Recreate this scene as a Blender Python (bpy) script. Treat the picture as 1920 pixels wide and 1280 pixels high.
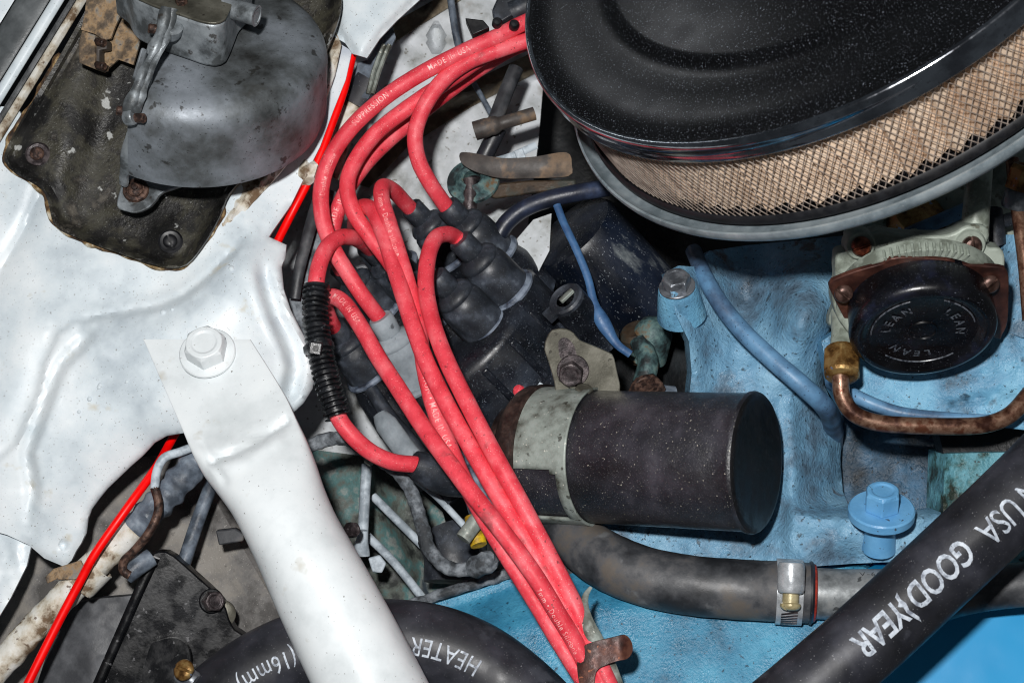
import bpy, bmesh, math, random
import numpy as np
from mathutils import Vector, Matrix, geometry, noise
for o in list(bpy.data.objects): bpy.data.objects.remove(o, do_unlink=True)
SC = bpy.context.scene; COL = SC.collection
random.seed(7)
V = Vector; PI = math.pi
# ---------------------------------------------------------------- camera, world, light, exposure
S = 0.00024                     # metres per working unit (0.24 mm)
DP = 3200.0                     # camera distance in working units (0.768 m)
N = V((-0.532, 0.558, 0.637)).normalized()      # the car's "up" seen from the camera
E1 = V((0.724, 0.690, 0.0)); E1 = (E1 - N*E1.dot(N)).normalized()
E2 = N.cross(E1)
R = Matrix((E1, E2, N))         # camera-aligned working space -> car space (Z up)
cd = bpy.data.cameras.new('camera'); cam = bpy.data.objects.new('camera', cd); COL.objects.link(cam)
cd.sensor_width = 36; cd.lens = 60; cd.clip_start = 0.02; cd.clip_end = 20
cam.matrix_world = Matrix.Translation(R @ V((0, 0, DP*S))) @ R.to_4x4()
cd.dof.use_dof = True; cd.dof.focus_distance = 0.77; cd.dof.aperture_fstop = 22
SC.camera = cam
W = bpy.data.worlds.new('World'); SC.world = W; W.use_nodes = True
bgn = W.node_tree.nodes['Background']; bgn.inputs[0].default_value = (0.80, 0.90, 1.0, 1); bgn.inputs[1].default_value = 0.06
fl = bpy.data.lights.new('flash', 'AREA'); fl.shape = 'DISK'; fl.size = 0.036; fl.energy = 7.8; fl.color = (1.0, 0.985, 0.97)
flo = bpy.data.objects.new('flash', fl); COL.objects.link(flo)
flo.matrix_world = Matrix.Translation(R @ V((-0.055, 0.105, 0.80))) @ (R @ Matrix.Rotation(math.radians(-6), 3, 'X') ).to_4x4()
# added soft lamp, unseen, placed to put a grey glow on the black lid
_p = V((960, 0, 0)); AC = V((517, 793, 250))
_o = V((0, 0, DP)); _d = V((1240-960, 640-185, -DP)); _p = _o + _d*((AC-_o).dot(N)/_d.dot(N))
_v = (_o-_p).normalized(); _r = (N*(2*_v.dot(N)) - _v).normalized()
gl = bpy.data.lights.new('lid_glow_lamp', 'AREA'); gl.shape = 'RECTANGLE'; gl.size = 0.16; gl.size_y = 0.06; gl.energy = 0.18; gl.color = (0.92, 0.96, 1.0)
glo = bpy.data.objects.new('lid_glow_lamp', gl); COL.objects.link(glo)
glo.location = R @ (_p*S + _r*1.3); glo.rotation_euler = (R @ _r).to_track_quat('Z', 'Y').to_euler()
SC.view_settings.view_transform = 'Standard'; SC.view_settings.look = 'None'
SC.view_settings.exposure = 0.0; SC.view_settings.gamma = 1.0; SC.view_settings.use_curve_mapping = False
SC.render.engine = 'CYCLES'; SC.cycles.filter_width = 1.1
# ---------------------------------------------------------------- helpers: points
def zb(u, v): return 0.25*(v-640) + 0.10*(u-960)
def PA(u, v, z):
    k = 1 - z/DP
    return V(((u-960)*k, (640-v)*k, z))
def P(u, v, d=0): return PA(u, v, zb(u, v) + d)
def PP(u, v, p0, n):            # where the sight line through (u, v) meets a tilted plane
    o = V((0, 0, DP)); d = V((u-960, 640-v, -DP))
    return o + d*((p0-o).dot(n)/d.dot(n))
def cr(pts, step=8.0):          # Catmull-Rom through 3D points
    p = [V(q) for q in pts]
    p = [p[0]*2-p[1]] + p + [p[-1]*2-p[-2]]
    out = []
    for i in range(1, len(p)-2):
        a, b, c, d = p[i-1:i+3]
        m = max(2, int((c-b).length/step))
        for k in range(m):
            t = k/m
            out.append(0.5*((2*b)+(c-a)*t+(2*a-5*b+4*c-d)*t*t+(3*b-a-3*c+d)*t**3))
    out.append(p[-2].copy())
    return out
def px(pts, step=8.0): return cr([P(*q) for q in pts], step)
def frame(ax):
    ax = ax.normalized(); h = V((1, 0, 0)) if abs(ax.x) < .8 else V((0, 1, 0))
    a = (h - ax*h.dot(ax)).normalized()
    return a, ax.cross(a)
# ---------------------------------------------------------------- helpers: shapes (verts, faces)
def merge(*gs):
    v, f = [], []
    for a, b in gs:
        k = len(v); v += a; f += [tuple(i+k for i in q) for q in b]
    return v, f
def tube(path, r, n=14, caps=True, flat=1.0, wob=0.0):
    v, f = [], []; m = len(path)
    t0 = (path[1]-path[0]).normalized(); a, _ = frame(t0)
    for i, p in enumerate(path):
        t = (path[min(i+1, m-1)]-path[max(i-1, 0)]).normalized()
        a = (a - t*a.dot(t)).normalized(); b = t.cross(a)
        rr = r(i/(m-1)) if callable(r) else (r[i] if isinstance(r, (list, tuple)) else r)
        for k in range(n):
            w = 2*PI*k/n
            q = rr*(1 + (wob*noise.noise((p+a*rr*math.cos(w)+b*rr*math.sin(w))*0.05) if wob else 0))
            v.append(p + a*q*math.cos(w) + b*q*flat*math.sin(w))
    for i in range(m-1):
        for k in range(n):
            f.append((i*n+k, i*n+(k+1) % n, (i+1)*n+(k+1) % n, (i+1)*n+k))
    if caps:
        f.append(tuple(range(n-1, -1, -1))); f.append(tuple((m-1)*n+k for k in range(n)))
    return v, f
def lathe(prof, c, ax, n=40, a0=0.0, a1=2*PI, cap=True):
    a, b = frame(ax); ax = ax.normalized(); v, f = [], []
    full = abs(a1-a0-2*PI) < 1e-6; m = n if full else n+1
    for r, h in prof:
        for k in range(m):
            w = a0+(a1-a0)*k/n
            v.append(c + ax*h + (a*math.cos(w)+b*math.sin(w))*max(r, 1e-4))
    for i in range(len(prof)-1):
        for k in range(n):
            k2 = (k+1) % m
            f.append((i*m+k, i*m+k2, (i+1)*m+k2, (i+1)*m+k))
    if cap and full:
        if prof[0][0] > 1: f.append(tuple(range(m-1, -1, -1)))
        if prof[-1][0] > 1: f.append(tuple((len(prof)-1)*m+k for k in range(m)))
    return v, f
def torus(c, ax, r, t, n=40, m=8):
    return lathe([(r+t*math.cos(2*PI*k/m), t*math.sin(2*PI*k/m)) for k in range(m+1)], c, ax, n, cap=False)
def box(c, x, y, z):            # centre and three half vectors
    v = [c+x*i+y*j+z*k for i in (-1, 1) for j in (-1, 1) for k in (-1, 1)]
    return v, [(0, 1, 3, 2), (4, 6, 7, 5), (0, 4, 5, 1), (2, 3, 7, 6), (0, 2, 6, 4), (1, 5, 7, 3)]
def prism(pts, th):             # polygon (front) pushed back along the vector th
    m = len(pts); v = [V(p) for p in pts] + [V(p)+th for p in pts]
    f = [tuple(range(m)), tuple(range(2*m-1, m-1, -1))] + [(i, i+m, (i+1) % m+m, (i+1) % m) for i in range(m)]
    return v, f
def smooth_poly(pts, step=6):   # closed rounded outline in pixels
    q = [V((a, b, 0)) for a, b in pts]; m = len(q); out = []
    for i in range(m):
        a, b, c, d = q[i-1], q[i], q[(i+1) % m], q[(i+2) % m]
        k = max(1, int((c-b).length/step))
        for j in range(k):
            t = j/k; r = 0.5*((2*b)+(c-a)*t+(2*a-5*b+4*c-d)*t*t+(3*b-a-3*c+d)*t**3)
            out.append((r.x, r.y))
    return out
def inside(u, v, poly):
    c = False; j = len(poly)-1
    for i in range(len(poly)):
        (a, b), (x, y) = poly[i], poly[j]
        if (b > v) != (y > v) and u < (x-a)*(v-b)/(y-b)+a: c = not c
        j = i
    return c
def dist(u, v, line, closed=False):
    best = 1e9; m = len(line)
    for i in range(m if closed else m-1):
        (a, b), (c, d) = line[i], line[(i+1) % m]
        dx, dy = c-a, d-b; L = dx*dx+dy*dy
        t = 0 if L == 0 else max(0, min(1, ((u-a)*dx+(v-b)*dy)/L))
        best = min(best, (u-a-t*dx)**2+(v-b-t*dy)**2)
    return math.sqrt(best)
def side(u, v, line):           # signed distance to an open polyline, + on its right hand
    best, sg = 1e9, 1
    for i in range(len(line)-1):
        (a, b), (c, d) = line[i], line[i+1]
        dx, dy = c-a, d-b; L = dx*dx+dy*dy
        t = max(0, min(1, ((u-a)*dx+(v-b)*dy)/L))
        q = (u-a-t*dx)**2+(v-b-t*dy)**2
        if q < best: best = q; sg = 1 if dx*(v-b)-dy*(u-a) > 0 else -1
    return sg*math.sqrt(best)
def seam(u, v, line):           # signed distance to a polyline and a taper that fades at both ends
    best, sg, tt = 1e9, 1, 0; m = len(line)-1
    for i in range(m):
        (a, b), (c, d) = line[i], line[i+1]
        dx, dy = c-a, d-b; L = dx*dx+dy*dy
        t = max(0, min(1, ((u-a)*dx+(v-b)*dy)/L)); q = (u-a-t*dx)**2+(v-b-t*dy)**2
        if q < best: best = q; sg = 1 if dx*(v-b)-dy*(u-a) > 0 else -1; tt = (i+t)/m
    k = min(1, tt*5, (1-tt)*5); return sg*math.sqrt(best), k*k*(3-2*k)
def ridge(u, v, line, w, h):
    d = dist(u, v, line); return h*math.exp(-(d/w)**2)
def sstep(x, w): t = max(0., min(1., x/w*.5+.5)); return t*t*(3-2*t)
def field(ctrl):                # smooth depth through control points (thin plate spline)
    c = np.array(ctrl, float); n = len(c); X = c[:, :2]/500.
    d = np.linalg.norm(X[:, None]-X[None], axis=2); K = d*d*np.log(d+1e-9)
    Pm = np.c_[np.ones(n), X]; A = np.zeros((n+3, n+3)); A[:n, :n] = K+np.eye(n)*1e-4; A[:n, n:] = Pm; A[n:, :n] = Pm.T
    w = np.linalg.solve(A, np.r_[c[:, 2], 0, 0, 0])
    def f(u, v):
        dd = np.hypot(X[:, 0]-u/500., X[:, 1]-v/500.)
        return float((dd*dd*np.log(dd+1e-9))@w[:n] + w[n]+w[n+1]*u/500.+w[n+2]*v/500.)
    return f
def resample(poly, step):
    out = []
    for i in range(len(poly)):
        (a, b), (c, d) = poly[i], poly[(i+1) % len(poly)]
        k = max(1, int(math.hypot(c-a, d-b)/step))
        out += [(a+(c-a)*j/k, b+(d-b)*j/k) for j in range(k)]
    return out
def sheet(poly, zf, step=12, th=6, back=True, lump=0.0, lsc=0.03):
    poly = resample(poly, step); n = len(poly)
    pts = [V(p) for p in poly]
    u0, u1 = min(p[0] for p in poly), max(p[0] for p in poly); v0, v1 = min(p[1] for p in poly), max(p[1] for p in poly)
    j = 0; v = v0+step*.5
    while v < v1:
        u = u0 + (step*.5 if j % 2 else step)
        while u < u1:
            if inside(u, v, poly) and dist(u, v, poly, True) > step*.45: pts.append(V((u, v)))
            u += step
        v += step*.87; j += 1
    vs, es, fs, *_ = geometry.delaunay_2d_cdt(pts, [(i, (i+1) % n) for i in range(n)], [], 1, 1e-4)
    v3 = []
    for q in vs:
        z = zf(q.x, q.y)
        if lump: z += lump*noise.fractal(V((q.x*lsc, q.y*lsc, 3.3)), 1.0, 2.0, 4)
        v3.append(P(q.x, q.y, z))
    fs = [tuple(f) for f in fs]
    fs = [f if (v3[f[1]]-v3[f[0]]).cross(v3[f[2]]-v3[f[0]]).z > 0 else f[::-1] for f in fs]
    m = len(v3); cnt = {}
    for f in fs:
        for i in range(len(f)): cnt[(f[i], f[(i+1) % len(f)])] = 1
    bd = [(a, b) for (a, b) in cnt if (b, a) not in cnt]
    v3 = v3 + [p+V((0, 0, -th)) for p in v3]
    fs2 = fs + ([tuple(i+m for i in f[::-1]) for f in fs] if back else []) + [(b, a, a+m, b+m) for a, b in bd]
    return v3, fs2
def half(g, co, no):            # keep the side of the plane that no points away from, close the cut
    bm = bmesh.new(); vs = [bm.verts.new(p) for p in g[0]]
    for f in g[1]:
        try: bm.faces.new([vs[i] for i in f])
        except ValueError: pass
    r = bmesh.ops.bisect_plane(bm, geom=bm.verts[:]+bm.edges[:]+bm.faces[:], plane_co=co, plane_no=no, clear_outer=True)
    e = [x for x in r['geom_cut'] if isinstance(x, bmesh.types.BMEdge)]
    if e: bmesh.ops.edgeloop_fill(bm, edges=e)
    bm.verts.index_update(); out = ([v.co.copy() for v in bm.verts], [tuple(v.index for v in f.verts) for f in bm.faces]); bm.free()
    return out
# ---------------------------------------------------------------- helpers: objects
ORG = {}
def tag(o, label=None, cat=None, group=None, kind=None):
    if label: o['label'] = label
    if cat: o['category'] = cat
    if group: o['group'] = group
    if kind: o['kind'] = kind
    return o
def thing(name, at, label, cat, group=None):
    o = bpy.data.objects.new(name, None); COL.objects.link(o); o.empty_display_size = 0.01
    w = R @ (at*S); o.location = w; ORG[o.name] = w
    return tag(o, label, cat, group)
def ob(name, g, mat, parent=None, label=None, cat=None, group=None, kind=None, smooth=True, ang=40, bevel=0, seg=2, sub=0, fix=False):
    vw = [R @ (p*S) for p in g[0]]
    lo = V((sum(p.x for p in vw)/len(vw), sum(p.y for p in vw)/len(vw), min(p.z for p in vw)))
    me = bpy.data.meshes.new(name); me.from_pydata([p-lo for p in vw], [], g[1]); me.update()
    bm = bmesh.new(); bm.from_mesh(me)
    if fix: bmesh.ops.remove_doubles(bm, verts=bm.verts[:], dist=1e-6)
    bmesh.ops.recalc_face_normals(bm, faces=bm.faces[:]); bm.to_mesh(me); bm.free()
    me.materials.append(mat)
    if smooth:
        me.polygons.foreach_set('use_smooth', [True]*len(me.polygons)); me.set_sharp_from_angle(angle=math.radians(ang))
    o = bpy.data.objects.new(name, me); COL.objects.link(o); ORG[o.name] = lo
    if parent: o.parent = parent; o.location = lo - ORG[parent.name]
    else: o.location = lo
    if bevel:
        b = o.modifiers.new('bevel', 'BEVEL'); b.width = bevel*S; b.segments = seg; b.limit_method = 'ANGLE'; b.angle_limit = math.radians(35); b.harden_normals = False
    if sub:
        b = o.modifiers.new('sub', 'SUBSURF'); b.levels = sub; b.render_levels = sub
    return tag(o, label, cat, group, kind)
def hexhead(c, ax, r, h, wr=0, wh=0, rot=0.0, dish=True):
    ax = ax.normalized(); a, b = frame(ax)
    a, b = a*math.cos(rot)+b*math.sin(rot), b*math.cos(rot)-a*math.sin(rot)
    v, f = [], []
    rings = [(r, 0, 6), (r, h*.82, 6)]
    for rr, hh, _ in rings:
        for k in range(24):
            w = 2*PI*k/24; q = rr*math.cos(PI/6)/math.cos((w % (PI/3))-PI/6)
            v.append(c+ax*(wh+hh)+(a*math.cos(w)+b*math.sin(w))*q)
    for rr, hh in ((r*.84, h), (r*.62, h), (r*.55, h*.93 if dish else h)):
        for k in range(24):
            w = 2*PI*k/24; v.append(c+ax*(wh+hh)+(a*math.cos(w)+b*math.sin(w))*rr)
    for i in range(4):
        for k in range(24): f.append((i*24+k, i*24+(k+1) % 24, (i+1)*24+(k+1) % 24, (i+1)*24+k))
    f.append(tuple(96+k for k in range(24))); f.append(tuple(range(23, -1, -1)))
    return v, f
def washer(c, ax, r, h): return lathe([(r*.2, 0), (r*.97, 0), (r, h*.2), (r, h*.75), (r*.96, h), (r*.3, h)], c, ax, 36)
def slot_screw(c, ax, r, h, rot=0.0, w=.13):
    a, b = frame(ax); a = a*math.cos(rot)+b*math.sin(rot)
    dome = lathe([(r*.55, -h*.4), (r*.96, 0), (r, h*.3), (r*.93, h*.6), (r*.72, h*.87), (r*.4, h*.99), (0, h)], c, ax, 28)
    base = lathe([(r*.5, -h*.5), (r*.9, 0), (r*.9, h*.4), (0, h*.4)], c, ax, 20)
    return merge(half(dome, c+a*r*w, -a), half(dome, c-a*r*w, a), base)
# ---------------------------------------------------------------- helpers: lettering
def glyphs(txt, size, bold=0.0, shear=0.0, space=1.0):
    cu = bpy.data.curves.new('t', 'FONT'); cu.body = txt; cu.size = size; cu.offset = bold*size; cu.shear = shear; cu.space_character = space
    cu.resolution_u = 3; cu.align_x = 'LEFT'; cu.align_y = 'CENTER'
    o = bpy.data.objects.new('t', cu); COL.objects.link(o)
    bpy.context.view_layer.update()
    me = bpy.data.meshes.new_from_object(o.evaluated_get(bpy.context.evaluated_depsgraph_get()))
    bm = bmesh.new(); bm.from_mesh(me); bmesh.ops.triangulate(bm, faces=bm.faces[:])
    for _ in range(3):
        e = [x for x in bm.edges if x.calc_length() > size*.16]
        if e: bmesh.ops.subdivide_edges(bm, edges=e, cuts=1); bmesh.ops.triangulate(bm, faces=[f for f in bm.faces if len(f.verts) > 3])
    bm.verts.index_update()
    g = ([v.co.copy() for v in bm.verts], [tuple(v.index for v in f.verts) for f in bm.faces])
    bm.free(); bpy.data.objects.remove(o); bpy.data.curves.remove(cu); bpy.data.meshes.remove(me)
    return g
def wrap(path, r, g, s0, th0=0.0, rev=False, lift=0.5):   # lay flat lettering on the outside of a tube
    L = [0.0]
    for i in range(1, len(path)): L.append(L[-1]+(path[i]-path[i-1]).length)
    out = []; rf = r if callable(r) else (lambda t: r)
    for p in g[0]:
        s = s0 - p.x if rev else s0 + p.x
        s = max(0.0, min(L[-1]-1e-3, s)); i = 0
        lo, hi = 0, len(L)-1
        while hi-lo > 1:
            m = (lo+hi)//2
            if L[m] <= s: lo = m
            else: hi = m
        i = lo; t = (s-L[i])/max(1e-6, L[i+1]-L[i]); c = path[i].lerp(path[i+1], t)
        T = (path[min(i+2, len(path)-1)]-path[max(i-1, 0)]).normalized()
        if rev: T = -T
        Z = V((0, 0, DP))-c; nc = (Z-T*Z.dot(T)).normalized(); up = nc.cross(T)
        rr = rf(s/L[-1])+lift; a = th0 + p.y/rr
        out.append(c + (nc*math.cos(a)+up*math.sin(a))*rr)
    return out, g[1]
def arclen(path, u, v):         # arc length of the path point nearest to a pixel
    best, bs, s = 1e9, 0, 0.0
    for i, p in enumerate(path):
        if i: s += (p-path[i-1]).length
        k = 1-p.z/DP; d = (p.x/k+960-u)**2+(640-p.y/k-v)**2
        if d < best: best, bs = d, s
    return bs
# ---------------------------------------------------------------- materials
def lin(c):
    c = [255*(x/255)**1.13 for x in c]
    return tuple((x/255/12.92 if x/255 <= .04045 else ((x/255+.055)/1.055)**2.4) for x in c)+(1,)
def mk(name, cols, sc=60, det=6, rough=(.4, .6), metal=0.0, bump=(900, .15), specks=(), spec=.5, coat=0.0, dist_=0.0, contrast=None, sheen=0.0, stretch=None, bump2=None):
    """cols: [(position, sRGB colour)] over a noise; specks: (sRGB, noise scale, threshold, softness)"""
    m = bpy.data.materials.new(name); m.use_nodes = True; nt = m.node_tree; nd, lk = nt.nodes, nt.links
    b = nd['Principled BSDF']; tc = nd.new('ShaderNodeTexCoord'); src = tc.outputs['Object']
    if stretch:
        mp = nd.new('ShaderNodeMapping'); mp.inputs['Scale'].default_value = stretch; lk.new(src, mp.inputs[0]); src = mp.outputs[0]
    def nz(scale, detail=6, ro=.6, d=0.0):
        t = nd.new('ShaderNodeTexNoise'); t.inputs['Scale'].default_value = scale; t.inputs['Detail'].default_value = detail
        t.inputs['Roughness'].default_value = ro; t.inputs['Distortion'].default_value = d; lk.new(src, t.inputs['Vector'])
        q = nd.new('ShaderNodeMapRange'); q.inputs[1].default_value = .27; q.inputs[2].default_value = .73; lk.new(t.outputs['Fac'], q.inputs[0]); return q.outputs[0]
    n1 = nz(sc, det, .62, dist_)
    rp = nd.new('ShaderNodeValToRGB'); cr_ = rp.color_ramp
    while len(cr_.elements) < len(cols): cr_.elements.new(.5)
    for e, (p, c) in zip(cr_.elements, cols): e.position = p; e.color = lin(c)
    lk.new(n1, rp.inputs[0]); col = rp.outputs[0]
    for c, s2, th, so in specks:
        th = th*.55+.44; so = so*.9+.025
        r2 = nd.new('ShaderNodeValToRGB'); r2.color_ramp.elements[0].position = th; r2.color_ramp.elements[1].position = min(1, th+so)
        r2.color_ramp.elements[0].color = (0, 0, 0, 1); r2.color_ramp.elements[1].color = (1, 1, 1, 1)
        lk.new(nz(s2, 4, .55), r2.inputs[0])
        mx = nd.new('ShaderNodeMix'); mx.data_type = 'RGBA'; r2.color_ramp.elements[1].color = (.8, .8, .8, 1); lk.new(r2.outputs[0], mx.inputs[0]); lk.new(col, mx.inputs[6]); mx.inputs[7].default_value = lin(c); col = mx.outputs[2]
    lk.new(col, b.inputs['Base Color'])
    mr = nd.new('ShaderNodeMapRange'); mr.inputs[1].default_value = .3; mr.inputs[2].default_value = .7; mr.inputs[3].default_value = rough[0]; mr.inputs[4].default_value = rough[1]
    lk.new(nz(sc*2.3, 5), mr.inputs[0]); lk.new(mr.outputs[0], b.inputs['Roughness'])
    b.inputs['Metallic'].default_value = metal; b.inputs['Specular IOR Level'].default_value = spec; b.inputs['Coat Weight'].default_value = coat
    if sheen: b.inputs['Sheen Weight'].default_value = sheen
    last = None
    for bp in (bump, bump2):
        if bp:
            bn = nd.new('ShaderNodeBump'); bn.inputs['Strength'].default_value = bp[1]; bn.inputs['Distance'].default_value = 0.0006
            lk.new(nz(bp[0], 5, .6), bn.inputs['Height'])
            if last: lk.new(last, bn.inputs['Normal'])
            last = bn.outputs[0]
    if last: lk.new(last, b.inputs['Normal'])
    return m
M = {}
M['white'] = mk('white_paint', [(.1, (182, 192, 199)), (.4, (210, 219, 224)), (.65, (225, 231, 234)), (.9, (232, 237, 240))], 22, 10, (.3, .45), bump=(1500, .05), specks=[((110, 100, 84), 1100, .75, .04), ((200, 196, 182), 60, .66, .3), ((172, 180, 192), 13, .54, .25)])
M['white2'] = mk('strut_paint', [(.1, (200, 206, 208)), (.5, (223, 228, 230)), (.9, (233, 237, 238))], 20, 6, (.3, .42), bump=(900, .03), specks=[((196, 194, 186), 50, .68, .3), ((110, 105, 95), 700, .84, .03)])
M['cream'] = mk('old_cream_paint', [(.3, (120, 100, 78)), (.45, (196, 188, 172)), (.6, (214, 212, 204)), (.8, (222, 222, 218))], 70, 8, (.5, .8), bump=(500, .3), specks=[((90, 62, 38), 260, .66, .08)])
M['shell'] = mk('grey_white_panel', [(.2, (150, 152, 150)), (.42, (186, 190, 192)), (.7, (206, 210, 214))], 45, 7, (.5, .7), bump=(500, .15), specks=[((110, 104, 92), 300, .66, .1), ((126, 112, 90), 34, .58, .35)])
M['dirtyplate'] = mk('grimy_steel', [(.2, (12, 12, 13)), (.4, (34, 33, 32)), (.55, (70, 68, 58)), (.66, (44, 42, 39)), (.85, (116, 110, 100))], 30, 12, (.35, .7), bump=(700, .35), dist_=.0, specks=[((190, 192, 190), 90, .70, .05), ((150, 150, 145), 1500, .72, .05)])
M['alu'] = mk('stained_cast_metal', [(.12, (50, 51, 50)), (.34, (92, 96, 98)), (.58, (128, 134, 140)), (.88, (154, 160, 168))], 26, 12, (.44, .62), metal=.25, bump=(1400, .1), specks=[((58, 57, 50), 36, .54, .3), ((44, 42, 38), 160, .64, .08), ((40, 38, 36), 900, .72, .04)])
M['alu2'] = mk('cast_metal_bright', [(.3, (84, 88, 90)), (.5, (132, 138, 142)), (.7, (156, 162, 166))], 60, 8, (.35, .6), metal=.35, bump=(1200, .12), specks=[((58, 52, 46), 200, .62, .1)])
M['rusty'] = mk('rusty_tan_metal', [(.15, (56, 50, 44)), (.38, (108, 94, 78)), (.52, (156, 132, 102)), (.7, (134, 134, 130)), (.85, (176, 160, 132))], 90, 9, (.6, .9), bump=(900, .4), specks=[((70, 42, 26), 180, .62, .1)])
M['rustedge'] = mk('rusty_sealer', [(.2, (44, 32, 22)), (.45, (92, 68, 42)), (.6, (150, 126, 86)), (.8, (206, 200, 184))], 120, 8, (.6, .9), bump=(900, .4))
M['rustbolt'] = mk('rusty_bolt', [(.3, (50, 38, 34)), (.5, (86, 66, 58)), (.7, (120, 96, 84))], 300, 6, (.45, .7), metal=.5, bump=(1500, .2))
M['red'] = mk('red_silicone', [(.2, (212, 58, 73)), (.5, (228, 78, 92)), (.8, (236, 112, 121))], 70, 6, (.45, .6), bump=(2500, .04), specks=[((150, 74, 78), 60, .64, .3), ((120, 60, 62), 500, .74, .04), ((252, 210, 208), 2200, .70, .03)], spec=.4)
M['redcable'] = mk('bright_red_sheath', [(.3, (236, 0, 0)), (.7, (252, 6, 4))], 80, 3, (.35, .45), bump=None, spec=.3)
M['print'] = mk('pale_print', [(.25, (230, 110, 118)), (.5, (240, 178, 176)), (.8, (246, 212, 208))], 400, 4, (.5, .6), bump=None)
M['hoseprint'] = mk('white_print', [(.2, (120, 126, 138)), (.5, (184, 192, 202)), (.8, (208, 214, 222))], 260, 9, (.5, .6), bump=None, specks=[((70, 74, 84), 700, .64, .08)])
M['boot'] = mk('black_rubber_boot', [(.3, (36, 40, 47)), (.55, (50, 55, 63)), (.75, (72, 78, 88))], 90, 6, (.42, .6), bump=(1500, .06), specks=[((116, 124, 134), 90, .66, .18), ((150, 155, 160), 2200, .74, .03)])
M['dustboot'] = mk('dusty_grey_rubber', [(.1, (118, 126, 132)), (.5, (152, 160, 166)), (.9, (180, 188, 194))], 60, 8, (.7, .9), bump=(1200, .15), specks=[((70, 74, 78), 160, .70, .1)])
M['cap'] = mk('black_bakelite', [(.2, (18, 21, 27)), (.5, (32, 36, 44)), (.85, (56, 62, 72))], 40, 10, (.26, .48), bump=(900, .1), specks=[((112, 124, 140), 45, .58, .3), ((150, 158, 168), 1700, .66, .05)])
M['capdust'] = mk('dusty_bakelite', [(.3, (40, 46, 58)), (.45, (86, 96, 112)), (.7, (136, 146, 160))], 90, 8, (.5, .8), bump=(1000, .2))
M['rubber'] = mk('black_rubber', [(.2, (30, 31, 36)), (.5, (44, 45, 52)), (.8, (66, 67, 75))], 34, 9, (.38, .55), bump=(1800, .05), specks=[((80, 82, 90), 60, .66, .25), ((170, 170, 172), 1500, .83, .02)])
M['oldrubber'] = mk('worn_rubber', [(.3, (44, 46, 50)), (.48, (70, 72, 76)), (.6, (92, 92, 94)), (.75, (104, 98, 92))], 34, 8, (.45, .65), bump=(1500, .08), specks=[((116, 118, 120), 80, .62, .15)])
M['loom'] = mk('black_loom_plastic', [(.3, (20, 21, 24)), (.6, (38, 40, 44))], 120, 5, (.22, .4), bump=(1500, .08), specks=[((90, 94, 98), 300, .66, .1)])
M['tape'] = mk('dusty_grey_tape', [(.3, (62, 66, 70)), (.5, (104, 110, 116)), (.7, (142, 148, 154))], 120, 8, (.6, .85), bump=(700, .4))
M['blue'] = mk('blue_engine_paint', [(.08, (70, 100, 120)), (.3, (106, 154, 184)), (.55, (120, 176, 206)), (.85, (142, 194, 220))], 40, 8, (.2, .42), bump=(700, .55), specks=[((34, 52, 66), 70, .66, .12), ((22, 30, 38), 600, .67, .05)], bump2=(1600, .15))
M['bluegrime'] = mk('grimy_blue_paint', [(.08, (62, 74, 86)), (.32, (106, 132, 152)), (.52, (122, 166, 194)), (.85, (148, 190, 214))], 30, 9, (.2, .42), bump=(520, .75), specks=[((96, 70, 54), 45, .69, .1), ((84, 98, 110), 26, .60, .35), ((70, 78, 84), 150, .66, .12), ((24, 34, 42), 520, .66, .05)], bump2=(1500, .15))
M['teal'] = mk('mossy_teal_paint', [(.28, (52, 62, 52)), (.42, (84, 128, 132)), (.55, (106, 160, 172)), (.75, (120, 178, 192))], 60, 9, (.25, .5), bump=(480, .9), specks=[((52, 44, 30), 260, .60, .08)], bump2=(1500, .2))
M['cyan'] = mk('bright_blue_cover', [(.2, (0, 152, 206)), (.8, (4, 160, 214))], 12, 3, (.5, .6), bump=(1600, .03), specks=[])
M['cyandust'] = mk('dusty_blue_cover', [(.1, (38, 90, 116)), (.4, (62, 134, 166)), (.8, (92, 168, 198))], 30, 9, (.22, .45), bump=(700, .5), specks=[((26, 52, 72), 500, .66, .06)])
M['darkhose'] = mk('dark_blue_black_hose', [(.2, (24, 28, 38)), (.6, (44, 52, 72)), (.9, (70, 84, 112))], 40, 5, (.35, .5), bump=(900, .1))
M['bluehose'] = mk('blue_oversprayed_hose', [(.12, (42, 50, 62)), (.34, (80, 106, 134)), (.55, (106, 148, 182)), (.85, (130, 174, 206))], 22, 10, (.35, .5), bump=(900, .1), specks=[((30, 44, 66), 900, .66, .05)])
M['bluewire'] = mk('blue_wire', [(.2, (58, 92, 132)), (.8, (82, 122, 164))], 120, 4, (.4, .6), bump=(900, .1))
M['coil'] = mk('black_coil_enamel', [(.2, (34, 33, 38)), (.55, (52, 51, 58)), (.85, (76, 74, 82))], 50, 9, (.3, .44), bump=(1000, .28), spec=.7, specks=[((140, 138, 142), 2200, .69, .04), ((210, 205, 190), 900, .80, .02)])
M['coilend'] = mk('black_coil_end', [(.3, (12, 12, 14)), (.7, (20, 20, 24))], 60, 6, (.4, .55), bump=(1400, .06), specks=[((110, 115, 125), 1800, .75, .03)])
M['zinc'] = mk('dull_zinc', [(.26, (96, 98, 90)), (.42, (138, 144, 138)), (.6, (160, 168, 162)), (.8, (172, 178, 174))], 60, 8, (.45, .65), metal=.2, bump=(1500, .1), specks=[((60, 58, 50), 220, .64, .1), ((215, 215, 205), 500, .76, .02)])
M['steel'] = mk('grey_steel', [(.15, (74, 72, 64)), (.5, (108, 106, 96)), (.85, (136, 134, 124))], 60, 9, (.35, .55), metal=.5, bump=(1500, .1), specks=[((54, 50, 44), 260, .64, .08)])
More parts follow.
